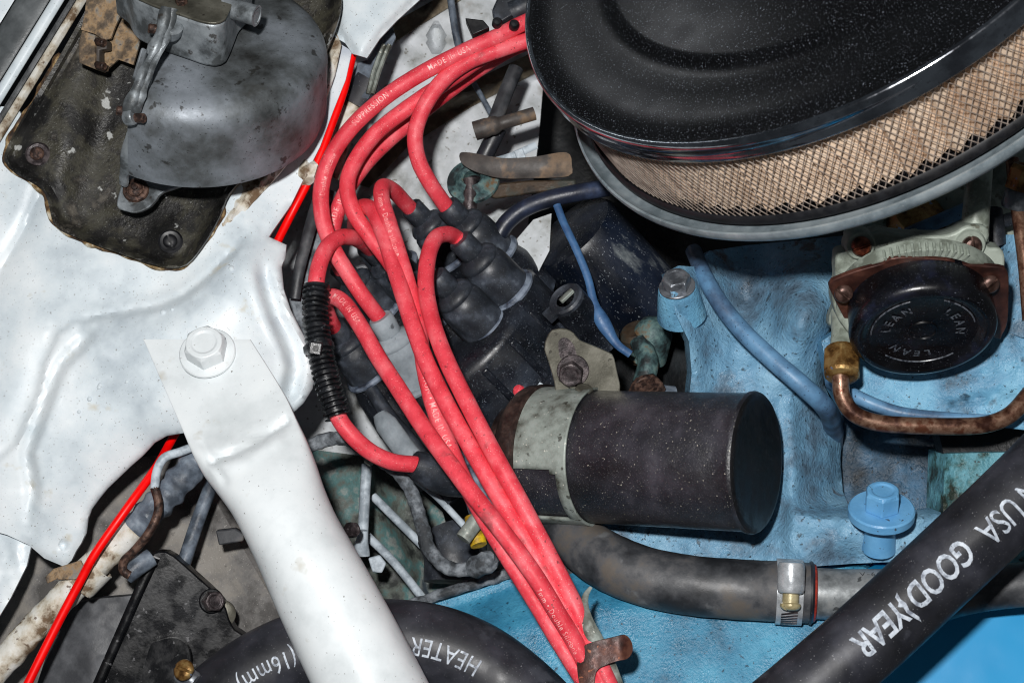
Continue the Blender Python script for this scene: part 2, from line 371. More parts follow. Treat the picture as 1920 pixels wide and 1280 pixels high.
M['boltdark'] = mk('dark_bolt', [(.3, (52, 46, 48)), (.55, (84, 76, 78)), (.75, (112, 104, 104))], 200, 6, (.3, .5), metal=.4, bump=(1200, .2))
M['palebrass'] = mk('pale_plated_screw', [(.2, (164, 152, 116)), (.8, (206, 196, 160))], 160, 5, (.3, .45), metal=.2, bump=(1500, .1))
M['brownshade'] = mk('tan_recess_shade', [(.2, (66, 56, 44)), (.5, (104, 92, 74)), (.8, (140, 130, 112))], 60, 9, (.6, .8), bump=(700, .4))  # brown of the wires' shadow and a tan recess, as colour
M['blueshade'] = mk('shaded_grimy_blue', [(.15, (28, 38, 46)), (.45, (52, 80, 100)), (.8, (76, 118, 148))], 50, 10, (.3, .5), bump=(520, .7), specks=[((18, 22, 26), 400, .62, .06)])  # blue darkened to stand for the shade in the recess, with grime specks
M['shiny'] = mk('shiny_band_steel', [(.2, (160, 164, 168)), (.8, (206, 210, 214))], 160, 5, (.2, .35), metal=.35, bump=(1500, .05))
M['worn'] = mk('worn_dark_shell', [(.2, (8, 12, 20)), (.5, (16, 24, 38)), (.72, (30, 40, 58)), (.86, (130, 136, 138))], 26, 9, (.25, .5), bump=(900, .1), specks=[((150, 156, 162), 1500, .70, .04)], stretch=(1, 1, .35))
M['bolt'] = mk('plated_bolt', [(.3, (108, 112, 118)), (.6, (146, 150, 156))], 160, 6, (.3, .5), metal=.6, bump=(1200, .1))
M['bakecap'] = mk('brown_bakelite', [(.3, (30, 22, 20)), (.55, (56, 42, 38)), (.75, (84, 68, 62))], 90, 6, (.35, .55), bump=(900, .1))
M['lid'] = mk('black_enamel_lid', [(.3, (9, 9, 11)), (.7, (14, 14, 17))], 30, 5, (.23, .27), bump=None, specks=[((130, 136, 146), 1700, .69, .02), ((60, 64, 70), 3200, .67, .05)], spec=.5)
M['chrome'] = mk('chrome_rim', [(.3, (150, 152, 158)), (.7, (200, 204, 210))], 60, 5, (.08, .18), metal=1.0, bump=None, specks=[((110, 108, 108), 900, .68, .06)])
M['tray'] = mk('dull_plated_tray', [(.2, (130, 142, 148)), (.5, (156, 168, 174)), (.8, (176, 186, 190))], 80, 7, (.28, .45), metal=.4, bump=(1500, .08), specks=[((180, 186, 190), 900, .70, .04)])
M['paper'] = mk('tan_filter_paper', [(.2, (200, 174, 150)), (.5, (222, 198, 174)), (.8, (232, 212, 190))], 60, 5, (.8, .95), bump=(2000, .1))
M['mesh'] = mk('wire_mesh', [(.2, (128, 116, 108)), (.8, (176, 164, 154))], 200, 4, (.4, .6), metal=.2, bump=None)
M['seal'] = mk('black_seal', [(.3, (16, 16, 20)), (.7, (30, 31, 36))], 100, 4, (.4, .6), bump=None)
M['choke'] = mk('grey_green_casting', [(.28, (116, 122, 112)), (.45, (150, 158, 148)), (.7, (172, 180, 170))], 60, 7, (.4, .6), metal=.1, bump=(1400, .1), specks=[((88, 86, 70), 160, .66, .1)])
M['copperring'] = mk('brown_copper_plate', [(.2, (58, 36, 32)), (.55, (86, 54, 46)), (.85, (116, 78, 66))], 80, 6, (.35, .5), metal=.35, bump=(1500, .05))
M['copperscrew'] = mk('copper_screw', [(.3, (96, 48, 34)), (.6, (158, 92, 66))], 160, 5, (.3, .45), metal=.6, bump=(1500, .1))
M['bronzescrew'] = mk('brown_screw', [(.3, (70, 52, 46)), (.6, (116, 92, 84))], 160, 5, (.3, .45), metal=.6, bump=(1500, .1))
M['bake'] = mk('glossy_black_bakelite', [(.3, (10, 10, 13)), (.6, (20, 21, 27)), (.8, (34, 38, 56))], 40, 6, (.2, .34), bump=(700, .05), specks=[((120, 124, 134), 1600, .74, .03)])
M['bakeprint'] = mk('worn_embossing', [(.25, (36, 38, 44)), (.5, (112, 116, 124)), (.75, (46, 48, 56))], 500, 4, (.25, .4), bump=None)
M['brass'] = mk('old_brass', [(.3, (92, 66, 36)), (.5, (146, 112, 66)), (.7, (172, 144, 96))], 140, 6, (.3, .5), metal=.6, bump=(1200, .15), specks=[((96, 150, 200), 120, .66, .05)])
M['copperpipe'] = mk('tarnished_copper_pipe', [(.3, (74, 46, 36)), (.48, (118, 86, 70)), (.62, (148, 120, 102)), (.78, (110, 70, 52))], 110, 7, (.28, .45), metal=.55, bump=(1500, .1))
M['pipe'] = mk('dull_grey_pipe', [(.3, (104, 108, 110)), (.55, (140, 144, 146)), (.75, (156, 158, 158))], 80, 7, (.4, .55), metal=.3, bump=(1500, .08), specks=[((60, 62, 64), 180, .68, .06)])
M['redlip'] = mk('red_sealant', [(.3, (120, 34, 22)), (.7, (170, 60, 42))], 160, 5, (.5, .6), bump=(900, .3))
M['blackpl'] = mk('gloss_black_box', [(.3, (10, 11, 14)), (.6, (20, 21, 25)), (.8, (36, 37, 40))], 50, 6, (.22, .4), bump=(700, .08), specks=[((110, 110, 112), 300, .74, .04)])
M['greybox'] = mk('dusty_dark_grey', [(.3, (64, 66, 70)), (.55, (86, 88, 92)), (.75, (104, 106, 110))], 50, 7, (.5, .7), bump=(900, .1))
M['dustfloor'] = mk('dusty_grey_metal', [(.3, (88, 86, 84)), (.5, (122, 120, 118)), (.7, (142, 138, 132))], 40, 9, (.6, .85), bump=(900, .3), specks=[((66, 62, 58), 120, .64, .12), ((190, 186, 180), 1500, .74, .04)])
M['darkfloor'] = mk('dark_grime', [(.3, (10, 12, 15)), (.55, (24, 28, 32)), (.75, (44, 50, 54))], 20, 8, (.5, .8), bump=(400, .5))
M['greenwall'] = mk('dirty_green_wall', [(.28, (50, 54, 52)), (.42, (98, 104, 98)), (.55, (84, 122, 122)), (.66, (140, 146, 142)), (.8, (70, 80, 88))], 40, 9, (.5, .8), bump=(600, .4))
M['palewire'] = mk('pale_wire', [(.3, (150, 160, 168)), (.6, (192, 202, 210))], 120, 6, (.5, .7), bump=(900, .1))
M['palegreen'] = mk('corroded_plate', [(.28, (34, 44, 46)), (.45, (70, 96, 98)), (.6, (104, 130, 128)), (.78, (120, 96, 70))], 90, 8, (.5, .7), bump=(900, .3))
M['brownstrap'] = mk('brown_strap', [(.3, (54, 50, 48)), (.5, (84, 78, 74)), (.62, (128, 108, 88)), (.8, (72, 66, 62))], 26, 6, (.5, .7), bump=(900, .1))
M['brownstrap2'] = mk('rust_brown_arm', [(.3, (44, 37, 30)), (.5, (80, 64, 48)), (.7, (70, 72, 66))], 50, 8, (.5, .7), metal=.2, bump=(900, .2))
M['clipbrown'] = mk('rust_brown_clip', [(.3, (56, 32, 26)), (.55, (84, 50, 42)), (.75, (112, 74, 60))], 120, 7, (.4, .6), metal=.3, bump=(1200, .15), specks=[((170, 110, 80), 300, .68, .08)])
M['yellow'] = mk('yellow_terminal', [(.3, (150, 120, 20)), (.6, (222, 188, 30))], 120, 5, (.5, .6), bump=(900, .1), specks=[((70, 60, 40), 200, .62, .12)])
M['greyblue'] = mk('grey_blue_bracket', [(.3, (66, 74, 84)), (.55, (110, 120, 132)), (.75, (140, 150, 160))], 60, 7, (.45, .65), bump=(900, .15))
M['weather'] = mk('dusty_weatherstrip', [(.3, (88, 90, 92)), (.6, (116, 118, 120))], 200, 8, (.7, .9), bump=(1200, .5))
M['outerfender'] = mk('dark_grey_fender_edge', [(.3, (70, 74, 76)), (.55, (98, 102, 104)), (.75, (122, 126, 128))], 30, 7, (.35, .5), bump=(900, .08))
M['lightblue'] = mk('light_blue_bolt_paint', [(.2, (104, 164, 208)), (.8, (126, 184, 224))], 60, 6, (.3, .45), bump=(900, .15), specks=[((70, 60, 50), 300, .74, .03)])
# ================================================================ the setting: bay floor and firewall
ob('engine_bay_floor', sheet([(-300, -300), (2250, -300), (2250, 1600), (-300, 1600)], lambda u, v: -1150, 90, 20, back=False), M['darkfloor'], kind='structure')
FWL = [(1010, -40), (880, 60), (790, 120), (715, 185), (650, 260), (600, 330)]
def fw(u, v):
    z = -430 - 0.25*max(0, v-300) + 25*math.sin(u*.01+v*.006)
    z += 46*sstep(side(u, v, [(560, 330), (760, 225), (1060, 120)]), 14) * -1
    z += 40*sstep(side(u, v, [(560, 560), (800, 420), (1100, 300)]), 16)
    z += ridge(u, v, [(742, 70), (742, 110)], 14, 16)
    d = math.hypot((u-818)/13, (v-72)/24); z -= 34*(1-sstep(d-1, .3))
    d = math.hypot((u-790), (v-10)); z -= 30*(1-sstep(d-14, 6))
    return z
ob('firewall', sheet([(430, -90), (1000, -90), (1020, 140), (1010, 260), (990, 420), (990, 560), (900, 700), (840, 900), (700, 960), (560, 900), (470, 700), (430, 400)], fw, 8, 12, lump=5), M['shell'], kind='structure')
FWO = bpy.data.objects['firewall']
ob('shade_strip', sheet([(640, 336), (720, 252), (860, 164), (1000, 98), (1006, 136), (884, 200), (764, 274), (692, 352)], lambda u, v: fw(u, v)+10+3*noise.noise(V((u*.06, v*.06, 0))), 9, 8), M['brownshade'], FWO)  # both strips: wire shadow painted in brown, with the tan of a recess
ob('shade_strip', sheet([(690, 66), (760, 30), (850, -20), (880, -10), (790, 46), (720, 92)], lambda u, v: fw(u, v)+10, 9, 8), M['brownshade'], FWO)
ob('dusty_floor_panel', sheet([(-40, 950), (240, 860), (420, 840), (600, 1000), (700, 1200), (720, 1340), (-40, 1340)], lambda u, v: -300 + 30*math.sin(u*.012) + 24*sstep(side(u, v, [(400, 920), (470, 1040), (530, 1150)]), 10), 14, 10, lump=8), M['dustfloor'], kind='structure')
gw = lambda u, v: -470 + .12*(u-700) - 60*sstep(side(u, v, [(690, 880), (800, 1120)]), 20)
ob('lower_firewall', sheet([(560, 840), (720, 860), (830, 960), (900, 1200), (560, 1220)], gw, 14, 12, lump=10), M['greenwall'], kind='structure')
# ================================================================ white apron panel
CP = smooth_poly([(190, -40), (171, 0), (101, 124), (40, 225), (14, 275), (8, 302), (30, 326), (67, 346), (84, 363), (92, 388), (97, 410), (111, 430), (168, 455), (235, 479), (286, 496), (322, 502), (349, 496), (370, 474), (393, 440), (412, 405), (440, 350), (540, 270), (600, 130), (610, -40)], 12)
AP = [(-90, 200), (30, 200), (120, 330), (340, 330), (470, 320), (560, 260), (612, 190), (640, 84), (660, 96), (648, 150), (624, 210), (600, 275), (572, 330), (545, 385), (512, 432), (504, 444),
      (537, 459), (534, 484), (527, 501), (531, 541), (544, 581), (568, 628), (588, 665), (591, 696), (585, 729), (568, 756), (551, 772), (470, 800), (400, 812), (346, 811), (312, 817), (289, 830), (267, 854), (244, 874), (221, 896),
      (200, 916), (183, 937), (170, 955), (163, 975), (160, 1000), (152, 1018), (142, 1033), (134, 1050), (121, 1062), (83, 1046), (54, 1021), (13, 1002), (-30, 990), (-90, 980)]
apf = field([(-90, 200, 20), (-90, 600, -4), (-90, 980, -50), (60, 420, 10), (150, 500, 2), (100, 700, 8), (40, 900, -24), (300, 540, -6), (250, 600, 12), (360, 580, 22), (460, 560, 20), (400, 650, 28), (330, 720, 26), (480, 700, 22),
             (250, 760, 14), (180, 850, -14), (100, 960, -50), (110, 1050, -84), (290, 800, -8), (289, 828, -34), (221, 893, -52), (346, 808, -22), (450, 470, 2), (500, 460, -26), (520, 560, -10), (560, 640, -40), (585, 700, -60), (520, 760, -20), (400, 808, -12), (500, 400, -34), (560, 300, -48), (640, 110, -60), (430, 370, -10), (340, 340, 0)])
SEAM1 = [(96, 620), (180, 602), (250, 590), (300, 582), (350, 560), (400, 520), (450, 470), (490, 420)]
SEAM2 = [(60, 1010), (72, 920), (60, 850), (92, 760), (120, 690), (170, 640), (188, 620)]
SEAM3 = [(-40, 900), (30, 830), (70, 740), (84, 680), (110, 625), (140, 606)]
GRV = [(486, 470), (500, 530), (520, 590), (548, 650), (556, 690), (545, 735), (530, 760)]
APE = AP[13:46]
def apron(u, v):
    z = apf(u, v)
    s, k = seam(u, v, SEAM1); w = 1-sstep(abs(s)-60, 50); z += k*w*(13*(sstep(s+3, 8)-.5) + 16*(sstep(s, 46)-.5) - 5*math.exp(-((s+10)/6)**2))
    if u < 300:
        s, k = seam(u, v, SEAM2); w = 1-sstep(abs(s)-44, 40); z += k*w*(22*(sstep(s, 11)-.5) - 8*math.exp(-((s+13)/9)**2))
        s, k = seam(u, v, SEAM3); w = 1-sstep(abs(s)-36, 30); z += k*w*13*(sstep(s, 7)-.5)
    s, k = seam(u, v, GRV); z += k*(6*math.exp(-((abs(s)-24)/11)**2) - 22*math.exp(-(s/12)**2))
    z -= 20*math.exp(-dist(u, v, [(80, 350), (40, 440), (-10, 520), (-60, 590)])/24)
    d = math.hypot(u-394, v-668); z += 6*math.exp(-(d/70)**2)
    dd = min(dist(u, v, SEAM1), dist(u, v, SEAM2) if u < 260 else 1e9)   # sealer brushed along the seams
    if dd < 26: z += (1-dd/26)*4*noise.noise(V((u*.07, v*.07, 1)))
    d = math.hypot(u-118, v-1021); z -= 12*(1-sstep(d-7, 4))
    z += 1.5*noise.noise(V((u*.012, v*.012, 5)))
    if inside(u, v, CP): z -= 90*sstep(dist(u, v, CP, True)-18, 20)
    e = dist(u, v, APE)
    if e < 14: q = 1-e/14; z -= 7*q*q
    return z
T = thing('apron_panel', P(200, 700, -20), 'white painted sheet metal apron with lumpy seams filling the left side', 'body panel')
ob('panel', sheet(AP, apron, 6.5, 12), M['white'], T)
ob('lower_panel', sheet([(-60, 960), (14, 1000), (58, 1024), (50, 1060), (20, 1120), (-60, 1250)], lambda u, v: -70 - .1*(u+60) + 6*noise.noise(V((u*.05, v*.05, 2))), 9, 8), M['white'], T)
for k, (u, v) in enumerate([(238, 716), (188, 722), (306, 586), (323, 580), (186, 726), (434, 504), (148, 772), (168, 748)]):
    r = 3.4+(k*7 % 3); p = P(u, v, apron(u, v))
    ob('weld_bead', lathe([(r*1.3, -2), (r, r*.3), (r*.6, r*.7), (0, r*.85)], p, V((.05, .1, 1)), 10), M['white'], T)
# ---- fender edge with its weather strip at top left
T = thing('fender_edge', P(60, 60, 30), 'grey and white fender edge strips with weatherstrip in the top left corner', 'fender edge')
FD = V((126, -205)).normalized(); FN = V((FD.y, -FD.x))           # along the strip and across it (pixels)
def strip(o0, o1, z0, z1, mat, name, th=26, wob=0):
    c = V((126, 0)); L = [-160 + 20*k for k in range(33)]; v, f = [], []
    def pt(o, l, z): q = c - FD*(l-60) - FN*o; return P(q.x, q.y, z+ (wob*noise.noise(V((l*.2, o*.2, 0))) if wob else 0))
    K = [(o0, z0-th), (o0, z0-3), (o0+(o1-o0)*.08, z0), (o0+(o1-o0)*.5, (z0+z1)/2+4), (o1-(o1-o0)*.08, z1), (o1, z1-3), (o1, z1-th)]
    for l in L:
        for o, z in K: v.append(pt(o, l, z))
    m = len(K)
    for i in range(len(L)-1):
        for k in range(m-1): f.append((i*m+k, i*m+k+1, (i+1)*m+k+1, (i+1)*m+k))
    ob(name, (v, f), mat, T, ang=50)
strip(-200, -84, 62, 60, M['white'], 'outer_panel')
strip(-83, -28, 40, 44, M['outerfender'], 'dark_channel')
strip(-26, -4, 52, 46, M['white'], 'flange')
strip(4, 14, 30, 30, M['weather'], 'weatherstrip', wob=5)
strip(15, 32, 38, 30, M['cream'], 'inner_flange')
# ================================================================ grimy cover plate under the housing
def plate(u, v):
    e = dist(u, v, CP, True)
    z = 26 + 9*math.exp(-((e-4)/5)**2) - 10*math.exp(-((e-19)/9)**2)
    z -= 52*sstep(-side(u, v, [(235, -40), (205, 70), (170, 180), (150, 300), (120, 400), (118, 470)]), 46)*sstep(e-16, 26)
    d = math.hypot(u-320, v-452); z += 18*(1-sstep(d-30, 24))
    z += 3*noise.noise(V((u*.02, v*.02, 8)))
    return z
T = thing('cover_plate', P(150, 380, 0), 'black grimy steel cover plate with raised rim and rusty edge under the cast housing', 'cover plate')
ob('plate', sheet(CP, plate, 7.5, 14), M['dirtyplate'], T)
k0 = next(i for i, q in enumerate(CP) if q[1] > 100)
ob('edge_sealer', tube(cr([P(u, v, apron(u, v)+4+3*noise.noise(V((u*.1, v*.1, 0)))) for u, v in CP[k0:-14:1]], 9), lambda t: 5.5+2.5*math.sin(t*70)+1.5*math.sin(t*173), 8, wob=.5), M['rustedge'], T)
for u, v in ((71, 289), (320, 453)):
    c = P(u, v, plate(u, v)+1)
    s = ob('screw', lathe([(24, -4), (24, 2), (20, 5), (17, 4)], c, V((.1, .25, 1)), 28), M['boltdark'] if u < 100 else M['seal'], T)
    ob('screw_head', slot_screw(c+V((0, 0, 5)), V((.1, .25, 1)), 14, 9, .4), M['rustbolt'] if u < 100 else M['seal'], s)
# ---- cream seam between plate, apron and red cable
T = ob('body_seam', sheet([(622, 40), (640, 84), (628, 140), (600, 215), (560, 280), (520, 330), (470, 385), (410, 452), (385, 470), (400, 428), (430, 352), (500, 306), (558, 262), (590, 215), (612, 140)],
    lambda u, v: -14 - .12*max(0, u-420) + ridge(u, v, [(634, 80), (600, 200), (548, 285), (480, 350), (420, 420)], 8, 12) + 7*noise.noise(V((u*.07, v*.07, 4))), 6, 10), M['cream'],
    label='cracked cream painted seam running along the right edge of the dome', cat='body seam')
# ================================================================ grey cast housing
HA = V((0.08, 0.72, 0.69)).normalized()
hc = PA(377, 186, -120)                                 # centre of the drum's base
T = thing('cast_housing', hc, 'grey stained cast metal dome housing bolted on the black plate', 'motor housing')
prof = [(236, -30), (243, -6), (244, 96)] + [(244-50+50*math.cos(a), 100+50*math.sin(a)) for a in [PI/2*k/10 for k in range(11)]] + [(150, 151), (80, 152), (0, 152)]
drum = lathe(prof, hc, HA, 96)
cutn = V((-0.96, 0.24, -0.02)).normalized(); cutp = PA(268, 200, 40)
ob('dome', half(drum, cutp, cutn), M['alu'], T)
# flange along the cut, foot and bolt
fl1 = [PA(*q) for q in [(304, 30, 30), (292, 80, 60), (278, 130, 96), (266, 176, 116), (254, 222, 96), (244, 270, 40), (236, 310, -10), (232, 345, -70)]]
ob('split_flange', tube(cr(fl1, 8), lambda t: 12+2*math.sin(t*18), 8, flat=.6, wob=.2), M['alu2'], T, ang=60)
ft = smooth_poly([(232, 322), (262, 314), (330, 326), (350, 344), (304, 362), (290, 378), (278, 390), (256, 399), (236, 396), (219, 386), (226, 350)], 6)
FT0 = P(255, 360, 56); fax = V((.05, .35, .93)).normalized()
ob('foot', prism([PP(a, b, FT0, fax) for a, b in ft], V((0, 0, -18))), M['alu2'], T, bevel=3)
bc = PP(255, 358, FT0, fax); ax = fax
b = ob('bolt', lathe([(25, 0), (25, 4), (23, 7), (18, 8), (17, 6)], bc, ax, 32), M['rustbolt'], T)
ob('bolt_head', lathe([(15, 5), (15, 10), (10, 15), (6, 16), (5, 19), (0, 20)], bc, ax, 24), M['rustbolt'], b)
# top block, its lid and the spigot
BX = HA; bx0 = PA(345, 10, 96)
bl = smooth_poly([(226, -60), (236, -30), (250, -6), (276, 8), (300, 18), (345, 33), (378, 44), (402, 47), (417, 42), (425, 32), (442, -10), (458, -60)], 6)
blo = [PP(a, b, bx0, BX) for a, b in bl]
ob('top_block', prism(blo, -BX*92), M['alu2'], T, bevel=6, seg=3)
lidp = ob('block_lid', prism([p + BX*6 for p in [PP(345+(a-345)*1.02, b+1, bx0, BX) for a, b in bl]], -BX*5), M['steel'], T, bevel=1.5)
c = PP(340, 6, bx0+BX*7, BX); ob('lid_bolt', hexhead(c, BX, 11, 10), M['rustbolt'], lidp, smooth=False)
sp0, sp1 = PA(420, 12, 70), PA(480, 30, 84)
sp = cr([sp0, sp0.lerp(sp1, .5), sp1], 6); ob('spigot', merge(tube(sp, 19, 20, caps=False), lathe([(19, 0), (20, 2), (16, 2), (14, -14), (0, -14)], sp1, sp1-sp0, 20)), M['alu2'], T)
# linkage arm of two straps
for k, off in ((0, 0), (1, 11)):
    pth = [PA(a+off, b+off*.2, c-k*6) for a, b, c in [(312, 14, 128), (304, 50, 130), (290, 90, 140), (268, 135, 152), (252, 175, 158), (240, 208, 150), (236, 226, 142)]]
    ob('link_arm', tube(cr(pth, 7), lambda t: 9+2.5*math.sin(t*9)+1.5*math.sin(t*23+k), 8, flat=.6, wob=.25), M['alu2'], T, ang=50)
ob('arm_lug', lathe([(22, -14), (24, -8), (24, 8), (20, 12), (0, 12)], PA(318, 52, 110), V((.3, .5, .8)), 24), M['alu2'], T)
ob('arm_end', lathe([(13, -9), (15, -6), (15, 6), (13, 9)], PA(244, 220, 146), V((.9, .1, .35)), 20), M['alu2'], T)
ob('arm_pad', box(PA(262, 122, 126), V((10, 26, 8)), V((-5, 2, 4)), V((3, 1, 9))), M['alu'], T, bevel=3)
for (u, v, z) in ((284, 54, 118), (224, 208, 146), (266, 222, 148)):
    ob('arm_pin', lathe([(9, -16), (9, 4), (7, 6), (0, 6)], PA(u, v, z), V((-.9, .1, .3)) if u != 266 else V((.9, -.1, .3)), 14), M['rustbolt'], T)
# ---- rusty bracket left of the housing
T = thing('rusty_bracket', P(175, 100, 60), 'tan rusty sheet metal bracket left of the linkage arm at the top', 'bracket')
rb = [(166, -30), (236, -30), (246, 12), (228, 24), (216, 50), (208, 72), (196, 76), (178, 64), (152, 56), (158, 30)]
ob('bracket_plate', sheet(rb, lambda u, v: 96 + 5*noise.noise(V((u*.05, v*.05, 3))) - .2*(v-30), 6, 8), M['rusty'], T)
ob('rear_web', sheet([(236, 20), (285, 20), (283, 52), (262, 80), (250, 122), (222, 112), (210, 122), (196, 136), (184, 132), (190, 90), (214, 66), (226, 34)], lambda u, v: 52 + 6*noise.noise(V((u*.06, v*.06, 3))), 6, 8), M['rusty'], T)
ob('bracket_box', prism([P(*q, 100) for q in [(153, 57), (178, 66), (178, 130), (148, 118), (147, 84)]], V((6, 0, -34))), M['rusty'], T, bevel=2)
ob('bracket_tab', prism([P(*q, 92) for q in [(178, 68), (200, 76), (200, 92), (186, 94), (186, 118), (196, 120), (194, 132), (178, 130)]], V((4, 0, -26))), M['brownstrap'], T, bevel=2)
for v in (80, 124): ob('pin', lathe([(8, -12), (8, 10), (6, 12), (0, 12)], P(188, v, 96), V((.8, -.2, .5)), 14), M['rustbolt'], T)
# ---- white hinge flange at the top centre
T = ob('hinge_flange', sheet([(596, -60), (612, -20), (621, 40), (628, 70), (647, 81), (661, 101), (688, 109), (698, 94), (712, 73), (743, 40), (787, 0), (830, -60)],
    lambda u, v: -40 + 22*math.sin((u-600)*.02) - ridge(u, v, [(625, 0), (632, 60), (660, 96)], 9, 16) + ridge(u, v, [(690, 106), (720, 62), (790, -6)], 10, -16), 6.5, 8), M['white'],
    label='white painted sheet metal flange with a pointed tip at the top centre', cat='flange')
T = thing('grey_bracket', P(690, 150, -150), 'grey blue flat bracket with ribbed edge below the white pointed flange', 'bracket')
gbp = [(735, 48), (742, 70), (732, 92), (712, 130), (700, 168), (690, 186), (652, 176), (660, 140), (672, 118), (690, 112), (706, 86)]
ob('strap', sheet(gbp, lambda u, v: -150, 7, 14), M['greyblue'], T)
ob('dark_sleeve', tube(px([(690, 150, -165), (672, 176, -165), (660, 196, -165)]), 34, 14, flat=.5), M['rubber'], T)
ob('lower_sleeve', tube(px([(664, 186, -170), (640, 240, -175), (610, 330, -185)]), 29, 14, flat=.5), M['cream'], T)
for k in range(2): ob('rib', tube(px([(730-10*k, 84, -142), (712-10*k, 130, -142), (698-8*k, 176, -142)]), 5, 6), M['zinc'], T)
# ================================================================ strut brace with bolt
T = thing('strut_brace', P(520, 960, 30), 'white painted tubular brace with flattened bolted end crossing the lower left', 'brace')
SP0 = P(400, 680, 36); sn = V((-.05, -.12, 1)).normalized()
secs = [((269, 637), (470, 637), 5, 12), ((274, 646), (473, 642), 5, 12), ((302, 712), (510, 700), 5, 12), ((330, 776), (540, 750), 6, 10), ((350, 822), (556, 786), 9, 7), ((364, 856), (572, 818), 24, 3.2), ((384, 894), (590, 862), 50, 2.5), ((412, 930), (606, 912), 68, 2.15), ((440, 968), (628, 964), 80, 2.05), ((479, 1046), (682, 1056), 88, 2), ((521, 1146), (733, 1146), 90, 2), ((583, 1280), (800, 1272), 90, 2), ((632, 1380), (850, 1370), 90, 2)]
v, f = [], []; m = 72; fine = []
for i in range(len(secs)-1):
    for k in range(6):
        t = k/6; q = secs[i]; r = secs[i+1]
        fine.append(((q[0][0]+(r[0][0]-q[0][0])*t, q[0][1]+(r[0][1]-q[0][1])*t), (q[1][0]+(r[1][0]-q[1][0])*t, q[1][1]+(r[1][1]-q[1][1])*t), q[2]+(r[2]-q[2])*t, q[3]+(r[3]-q[3])*t, i+t))
fine.append(secs[-1]+(len(secs)-1,))
for _ in range(4):                                       # soften the loft's corners
    g = list(fine)
    for i in range(6, len(fine)-1):
        a, b, c = fine[i-1], fine[i], fine[i+1]
        g[i] = tuple(tuple((x+2*y+w)/4 for x, y, w in zip(a[j], b[j], c[j])) for j in (0, 1)) + tuple((a[j]+2*b[j]+c[j])/4 for j in (2, 3, 4))
    fine = g
def crease(u, v):
    return -13*math.exp(-(dist(u, v, [(394, 862), (440, 846), (500, 812), (536, 788)])/7)**2) + 7*math.exp(-(dist(u, v, [(402, 880), (450, 866), (520, 826)])/12)**2) - 6*math.exp(-(dist(u, v, [(380, 830), (396, 862), (420, 900)])/8)**2)
for i, (a, b, h, ex, q) in enumerate(fine):
    d = 46 + .28*(min(a[1], 850)-637) + (0 if q < 4 else (q-4)*2)
    A, B = P(a[0], a[1], d), P(b[0], b[1], d); c = (A+B)/2; w = (B-A)/2
    t = P(*fine[min(i+1, len(fine)-1)][0], d)-P(*fine[max(i-1, 0)][0], d); nn = w.cross(t).normalized()
    if nn.z < 0: nn = -nn
    for k in range(m):
        x = 2*PI*k/m; cx, sx = math.cos(x), math.sin(x)
        p = c + w*math.copysign(abs(cx)**(2/ex), cx) + nn*h*math.copysign(abs(sx)**(2/ex), sx)
        if sx > 0 and 3 < q < 8: kk = 1-p.z/DP; p = p + nn*crease(p.x/kk+960, 640-p.y/kk)
        v.append(p)
for i in range(len(fine)-1):
    for k in range(m): f.append((i*m+k, i*m+(k+1) % m, (i+1)*m+(k+1) % m, (i+1)*m+k))
f.append(tuple(range(m)))
ob('tube', (v, f), M['white2'], T, ang=50)
bn = V((-.03, .52, .85)).normalized(); bc = P(390, 664, 62)
b = ob('washer', washer(bc, bn, 53, 9), M['white2'], T)
ob('bolt_head', hexhead(bc+bn*8, bn, 40, 36, rot=.45), M['white2'], b, ang=25, bevel=1.5)
# ================================================================ red cable under the apron (two visible runs of one cable)
RC = px([(676, 40, -95), (662, 100, -85), (644, 172, -80), (618, 245, -78), (597, 300, -78), (573, 350, -80), (545, 404, -85), (514, 466, -110), (460, 580, -150), (380, 720, -150), (322, 824, -110), (290, 880, -60), (240, 950, -30), (180, 1035, -25), (150, 1090, -35), (110, 1165, -40), (60, 1265, -40), (20, 1350, -40)])
ob('red_cable', tube(RC, 8.6, 12), M['redcable'], label='thin bright red cable running diagonally under the white panel', cat='cable')
lp = P(576, 322, -66); g = lathe([(4, -26), (16, -20), (22, -8), (20, 6), (14, 18), (5, 24)], lp, V((.4, .9, .1)), 20)
g = ([p + V((1, 1, 1))*9*noise.noise(p*.09) + V((-.6, .7, .3))*6*noise.noise(p*.21) for p in g[0]], g[1])
ob('cable_wrap', g, M['cream'], label='crumpled cream tape wrapped on the red cable beside the dome', cat='tape')
ob('rubber_trim', tube(px([(640, 250, -180), (615, 320, -150), (592, 390, -130), (575, 450, -120), (560, 510, -120), (552, 560, -125)]), lambda t: 15-4*t, 10, flat=.7), M['oldrubber'], label='dark rubber trim hose along the apron edge behind the red wires', cat='trim')
ob('rubber_trim', tube(px([(612, 360, -200), (594, 440, -185), (574, 520, -180), (556, 620, -180), (566, 720, -190)]), 24, 10, flat=.6), M['tape'], label='dusty grey flat strip between apron flange and black loom', cat='trim')
